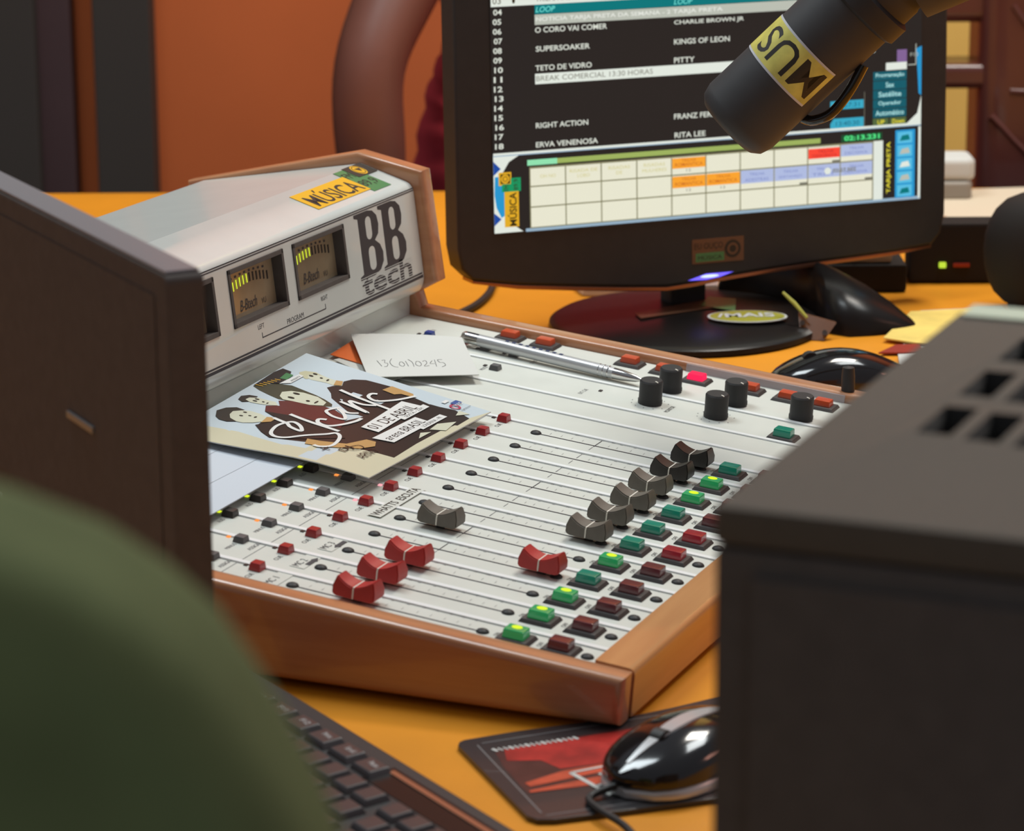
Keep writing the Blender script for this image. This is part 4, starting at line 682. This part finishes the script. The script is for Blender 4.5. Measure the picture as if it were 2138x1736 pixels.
for a, b in ((.068, 2.499), (.118, 2.505), (.140, 2.520)): mb = MB(RM); mb.lathe([(.0052, .009), (.005, .0105), (.001, .011)], 'chrome' if a > .1 else 'rubber', 16, (a, b)); mb.build('screw', br, c)
c = RM(.25, 2.38); ca = thing('case', 'glossy black curved case lying at the right of the monitor base', 'case', c)
mb = MB(); R = []
for a, bf, bb, h in ((.172, 2.474, 2.480, .010), (.180, 2.474, 2.482, .030), (.195, 2.474, 2.484, .038), (.215, 2.446, 2.482, .041), (.227, 2.433, 2.480, .042), (.237, 2.412, 2.477, .042), (.244, 2.390, 2.473, .042), (.2485, 2.338, 2.470, .042), (.265, 2.325, 2.450, .037), (.285, 2.329, 2.425, .028), (.303, 2.336, 2.400, .017), (.318, 2.345, 2.372, .006), (.322, 2.348, 2.358, .002)):
    n = 14; R.append([RM(a, bf + (bb - bf) * (1 - math.cos(math.pi * k / n)) / 2, .0004 + h * math.sin(math.pi * k / n) ** .65) for k in range(n + 1)])
mb.loft(R, 'black_satin'); mb.build('shell', ca, c, ang=70)
c = RM(.234, 2.318, .001); cl = thing('plastic_clip', 'translucent amber plastic clip with two rivets leaning on the black case', 'clip', c)
mb = MB(RM); mb.hexa([RM(*p) for p in ((.2255, 2.316, .0005), (.2435, 2.311, .0005), (.2540, 2.320, .0125), (.2250, 2.332, .0185), (.2255, 2.3175, .0005), (.2435, 2.3125, .0005), (.2540, 2.3215, .0137), (.2250, 2.3335, .0197))], 'amber', .0004, 1); mb.build('plate', cl, c)
mb = MB(); mb.tube([RM(.2135, 2.340, .033), RM(.222, 2.331, .026), RM(.231, 2.322, .0165)], [.0012, .0018, .0012], 'sticker_oval', 8); mb.build('stem', cl, c, 'pale stem')
for a, b, z in ((.2275, 2.3235, .0120), (.2440, 2.3140, .0060)): mb = MB(); q = RM(a, b, z); mb.tube([q, q + V((math.sin(YAW) * .002, -math.cos(YAW) * .002, .001))], .0022, 'chrome', 12); mb.build('rivet', cl, c)
def sheetd(name, label, cat, pts, z, mt, th=.0012, group=None): o = RM(pts[0][0], pts[0][1], z); mb = MB(RM); mb.prism(pts, z, z + th, mt); return tag(mb.build(name, None, o, loc=o), label, cat, group)
sheetd('paper_sheet', 'white papers under the yellow leaflet at the right of the desk', 'paper', [(.318, 2.335), (.332, 2.412), (.40, 2.425), (.40, 2.23), (.292, 2.225), (.296, 2.275)], .0004, 'paper')
sheetd('leaflet', 'yellow printed leaflet lying on white papers at the right of the desk', 'leaflet', [(.289, 2.306), (.322, 2.398), (.378, 2.408), (.385, 2.30), (.328, 2.277)], .0030, 'yellow_paper')
sheetd('card', 'dark red card corner on the desk under the yellow leaflet', 'card', [(.280, 2.262), (.2965, 2.288), (.315, 2.29), (.315, 2.262)], .0017, 'red_card')
sheetd('paper_sheet', 'beige papers on the desk between the monitor and the black speaker', 'paper', [(.395, 2.83), (.405, 2.905), (.455, 2.95), (.52, 2.96), (.53, 2.80), (.446, 2.75)], .0004, 'beige_paper')
o = RM(.42, 2.93); mb = MB(RM); mb.prism(rrect(.375, 2.895, .4455, 2.945, .008), .0004, .0185, 'clear_grey2', .004, 3); tag(mb.build('paper_pad', None, o, loc=o), 'greyish rounded pad beneath the white one at the far desk edge', 'pad')
mb = MB(RM); mb.prism(rrect(.372, 2.898, .4485, 2.948, .010), .0190, .0405, 'paper', .006, 3); tag(mb.build('paper_pad', None, o, loc=o), 'white rounded pad on top of a greyish one beside the monitor', 'pad')
c = RM(.29, 2.50); gb = thing('network_box', 'small pale grey box with a green light under the right end of the monitor', 'network box', c)
mb = MB(RM); mb.box(.262, .318, 2.490, 2.555, .0245, .0375, 'grey_plastic', .003); mb.build('housing', gb, c)
mb = MB(RM); mb.box(.2860, .2890, 2.4885, 2.4905, .0300, .0330, 'led_green', .0005); mb.build('indicator_light', gb, c, 'green light')
o = RM(.29, 2.52); mb = MB(RM); mb.box(.250, .330, 2.486, 2.56, .0005, .0240, 'speaker_black', .003); tag(mb.build('power_adapter', None, o, loc=o), 'black power adapter under the small pale grey box behind the monitor', 'adapter')
c = RM(.43, 2.56); bb = thing('router', 'black flat box with a yellow green light beside the monitor', 'router', c)
mb = MB(RM); mb.box(.336, .53, 2.520, 2.553, .0005, .052, 'speaker_black', .004); mb.build('housing', bb, c)
mb = MB(RM); mb.box(.361, .367, 2.517, 2.5205, .0140, .0190, 'led_green', .001); mb.build('indicator_light', bb, c, 'yellow green light')
mb = MB(RM); mb.box(.373, .387, 2.518, 2.5205, .0145, .0180, 'red_card', .0006); mb.build('indicator_strip', bb, c)
c = RM(.432, 2.41); sp = thing('loudspeaker', 'rounded black desk speaker at the right edge beside the router', 'speaker', c)
mb = MB(RM); R = []
for k in range(13):
    t = math.pi * k / 12; r = .049 * math.sin(t) ** .6; R.append([RM(.430 + r * math.cos(2 * math.pi * j / 28), 2.41 + r * .9 * math.sin(2 * math.pi * j / 28), .051 - .047 * math.cos(t)) for j in range(28)])
mb.loft(R[1:-1], 'speaker_black'); mb.build('housing', sp, c, ang=70)
mb = MB(RM); mb.lathe([(.030, .0005), (.032, .006), (.028, .010)], 'black', 24, (.434, 2.41)); mb.build('foot', sp, c)
mb = MB(frame(RM(.434, 2.372, .050), RGT, (0, 0, 1), (math.sin(YAW), -math.cos(YAW), 0))); mb.lathe([(.026, -.004), (.027, .003), (.020, .004), (.010, .001), (.001, .001)], 'black', 28); mb.build('cone', sp, c)

# ------------------------------------------------------------------ brown leather chair behind the desk
c = RM(.64, 3.25, -.75); lc = thing('armchair', 'brown leather office chair behind the desk at the far right', 'chair', c)
BK = frame(RM(0, 3.18, 0), RGT, (0, 0, 1), (math.sin(YAW), -math.cos(YAW), 0))
mb = MB(BK); mb.prism(rrect(.484, -.30, .83, .42, .03), -.05, .06, 'brown_leather', .03, 5); mb.prism(rrect(.36, .140, .50, .30, .012), -.02, .045, 'brown_leather', .012, 3); mb.build('backrest', lc, c)
mb = MB(BK); mb.prism(rrect(.33, .0725, .50, .0985, .010), -.02, .05, 'brown_leather', .008, 3); mb.build('armrest', lc, c)
for p in ([(.515, .160), (.528, .142), (.545, .120)], [(.515, .0715), (.53, .0705), (.56, .070)], [(.496, .046), (.508, .034), (.523, .018), (.540, .002)]): mb = MB(); mb.tube(smooth_path([BK(a, z, .0575) for a, z in p], 4), .0042, 'brown_leather', 10); mb.build('fold', lc, c)
mb = MB(RM); mb.box(.47, .86, 2.74, 3.14, -.40, -.30, 'brown_leather', .03, 4); mb.build('seat', lc, c)
mb = MB(); mb.tube([RM(.665, 2.95, -.40), RM(.665, 2.95, -.66)], .028, 'black', 14); mb.build('column', lc, c)
for k in range(5): t = 2 * math.pi * k / 5; e = RM(.665 + .28 * math.cos(t), 2.95 + .28 * math.sin(t), -.69); mb = MB(); mb.tube([RM(.665, 2.95, -.66), e], [.022, .016], 'black', 10); mb.tube([e + V((0, 0, .01)), e + V((0, 0, -.06))], .02, 'black', 12); mb.build('leg', lc, c)

# ------------------------------------------------------------------ the person sitting behind the desk
c = RM(.105, 3.25, -.75)
st = thing('stool', 'wooden stool under the person in the red shirt', 'stool', c)
mb = MB(RM); mb.lathe([(.16, -.338), (.17, -.33), (.17, -.322), (.16, -.315)], 'oak', 32, (.105, 3.28)); mb.build('seat', st, c)
for k in range(4): t = math.pi / 4 + k * math.pi / 2; mb = MB(); mb.tube([RM(.105 + .11 * math.cos(t), 3.28 + .11 * math.sin(t), -.338), RM(.105 + .17 * math.cos(t), 3.28 + .17 * math.sin(t), -.7495)], .015, 'oak', 10); mb.build('leg', st, c)
J = {}; verts = []; edges = []; radii = []
def jn(n, p, r, par=None):
    J[n] = len(verts); verts.append(RM(*p)); radii.append(r)
    if par: edges.append((J[par], J[n]))
jn('pelvis', (.105, 3.28, -.19), (.105, .095)); jn('waist', (.105, 3.29, .00), (.11, .085), 'pelvis'); jn('chest', (.105, 3.30, .20), (.125, .09), 'waist'); jn('top', (.105, 3.30, .315), (.085, .065), 'chest')
jn('neck', (.105, 3.295, .395), (.046, .046), 'top'); jn('jaw', (.105, 3.268, .458), (.072, .078), 'neck'); jn('cheek', (.105, 3.272, .505), (.086, .094), 'jaw'); jn('skull', (.105, 3.280, .565), (.096, .106), 'cheek'); jn('crown', (.105, 3.285, .615), (.07, .08), 'skull')
for s, q in ((-1, 'r'), (1, 'l')):
    X = .105
    if s < 0: sh, el, wr, hd = (-.035, 3.235, .345), (-.1475, 3.075, .108), (-.134, 3.075, -.125), (-.125, 3.07, -.165)
    else: sh, el, wr, hd = (.250, 3.26, .335), (.268, 3.19, .08), (.225, 3.06, -.10), (.205, 3.03, -.125)
    jn('cl' + q, (X + s * .08, 3.29, .335), (.055, .05), 'top'); jn('sh' + q, sh, (.054, .054), 'cl' + q); jn('ua' + q, tuple((a + b) / 2 for a, b in zip(sh, el)), (.047, .047), 'sh' + q); jn('el' + q, el, (.0385, .0385), 'ua' + q)
    jn('fa' + q, tuple(a + (b - a) * .3 for a, b in zip(el, wr)), (.0405, .0405), 'el' + q); jn('wr' + q, wr, (.027, .025), 'fa' + q); jn('pm' + q, hd, (.034, .017), 'wr' + q)
    for k, (da, ln) in enumerate(((-.026, .055), (-.010, .066), (.006, .070), (.022, .060))):
        b0 = (hd[0] + da, hd[1] - .006, hd[2] - .030); jn('f%d%s' % (k, q), b0, (.009, .009), 'pm' + q); jn('g%d%s' % (k, q), (b0[0] + da * .1, b0[1] - .010, b0[2] - ln * .5), (.008, .008), 'f%d%s' % (k, q)); jn('h%d%s' % (k, q), (b0[0] + da * .1, b0[1] - .004, b0[2] - ln), (.007, .007), 'g%d%s' % (k, q))
    jn('th' + q, (hd[0] - s * .036, hd[1] - .012, hd[2] - .004), (.011, .011), 'pm' + q); jn('ti' + q, (hd[0] - s * .048, hd[1] - .022, hd[2] - .034), (.008, .008), 'th' + q)
    jn('hp' + q, (X + s * .085, 3.25, -.20), (.088, .085), 'pelvis'); jn('mt' + q, (X + s * .095, 3.02, -.185), (.078, .078), 'hp' + q); jn('kn' + q, (X + s * .10, 2.80, -.18), (.06, .06), 'mt' + q); jn('cf' + q, (X + s * .10, 2.84, -.40), (.055, .058), 'kn' + q); jn('an' + q, (X + s * .10, 2.86, -.68), (.034, .038), 'cf' + q); jn('to' + q, (X + s * .11, 2.72, -.718), (.036, .026), 'an' + q)
me = bpy.data.meshes.new('person'); me.from_pydata([v - c for v in verts], edges, []); per = bpy.data.objects.new('person', me); C.objects.link(per); per.location = c
sk = per.modifiers.new('skin', 'SKIN'); sk.use_smooth_shade = True
for v, r in zip(me.skin_vertices[0].data, radii): v.radius = r
me.skin_vertices[0].data[0].use_root = True
ss_ = per.modifiers.new('sub', 'SUBSURF'); ss_.levels = 2; ss_.render_levels = 2; me.materials.append(MATS['skin'])
tag(per, 'person in a red shirt sitting behind the desk with a bare bent arm', 'person')
def ringt(z, hw, hd, b, n=48, cx=.105): return [RM(cx + hw * math.copysign(abs(math.cos(2 * math.pi * k / n)) ** .8, math.cos(2 * math.pi * k / n)), b + hd * math.copysign(abs(math.sin(2 * math.pi * k / n)) ** .8, math.sin(2 * math.pi * k / n)), z + .010 * math.sin(4 * math.pi * k / n + z * 40) * (1 if z < .1 else .2)) for k in range(n)]
mb = MB(); R = []
for k in range(45):
    t = k / 44; z = -.135 + .50 * t; w = .214 - .045 * min(1, max(0, (z + .03) / .17)) + (.030 if z > .2 else .03 * max(0, (z - .12) / .08)); f = .0028 * math.sin(z * 175 + .6) * (1 if z < .07 else max(0, 1 - (z - .07) / .05))
    if z > .30: w -= (z - .30) * 1.4
    R.append(ringt(z, w + f, .125 + f - (.6 * max(0, z - .28)), 3.285))
mb.loft(R, 'shirt', cap=False)
for sh, el in (((-.045, 3.245, .335), (-.085, 3.18, .245)), ((.245, 3.262, .335), (.258, 3.23, .225))): mb.tube([RM(sh[0] + (.05 if sh[0] < 0 else -.05), sh[1] + .03, sh[2] + .005), RM(*sh), RM(*el)], [.070, .072, .066], 'shirt', 20, cap=False)
mb.build('shirt', per, c, 'red shirt with horizontal folds', ang=80)
for s in (-1, 1): mb = MB(); X = .105 + s * .1; mb.tube([RM(X - s * .02, 3.30, -.20), RM(X, 3.02, -.185), RM(X, 2.80, -.185), RM(X, 2.79, -.25), RM(X, 2.84, -.42), RM(X, 2.86, -.66)], [.108, .090, .078, .076, .07, .055], 'trousers', 20); mb.build('trouser_leg', per, c, ang=80)
def ovoid(mb, cx, cb, cz, ra, rb, rz, mt, t0=.06, t1=3.08, n=18, m=10): mb.loft([[RM(cx + ra * math.sin(t) * math.cos(a), cb + rb * math.sin(t) * math.sin(a), cz + rz * math.cos(t)) for a in [2 * math.pi * j / n for j in range(n)]] for t in [t0 + (t1 - t0) * k / m for k in range(m + 1)]], mt)
mb = MB(); ovoid(mb, .105, 3.292, .572, .085, .096, .098, 'hair', .05, 1.75); mb.build('hair', per, c, ang=70)
for s in (-1, 1):
    mb = MB(); ovoid(mb, .105 + s * .029, 3.199, .528, .0135, .008, .0085, 'fly_white'); ovoid(mb, .105 + s * .029, 3.1925, .528, .0055, .004, .0055, 'ink'); mb.build('eye', per, c, ang=70)
    mb = MB(); ovoid(mb, .105 + s * .083, 3.285, .515, .010, .018, .030, 'skin'); mb.build('ear', per, c, ang=70)
mb = MB(); mb.tube([RM(.105, 3.198, .528), RM(.105, 3.186, .505), RM(.105, 3.177, .492), RM(.105, 3.196, .483)], [.007, .010, .014, .009], 'skin', 12); mb.build('nose', per, c, ang=70)
mb = MB(); mb.tube([RM(.080, 3.204, .458), RM(.092, 3.193, .4605), RM(.105, 3.190, .459), RM(.118, 3.193, .4605), RM(.130, 3.204, .458)], [.003, .006, .007, .006, .003], 'brown_leather', 10); mb.build('mouth', per, c, ang=70)
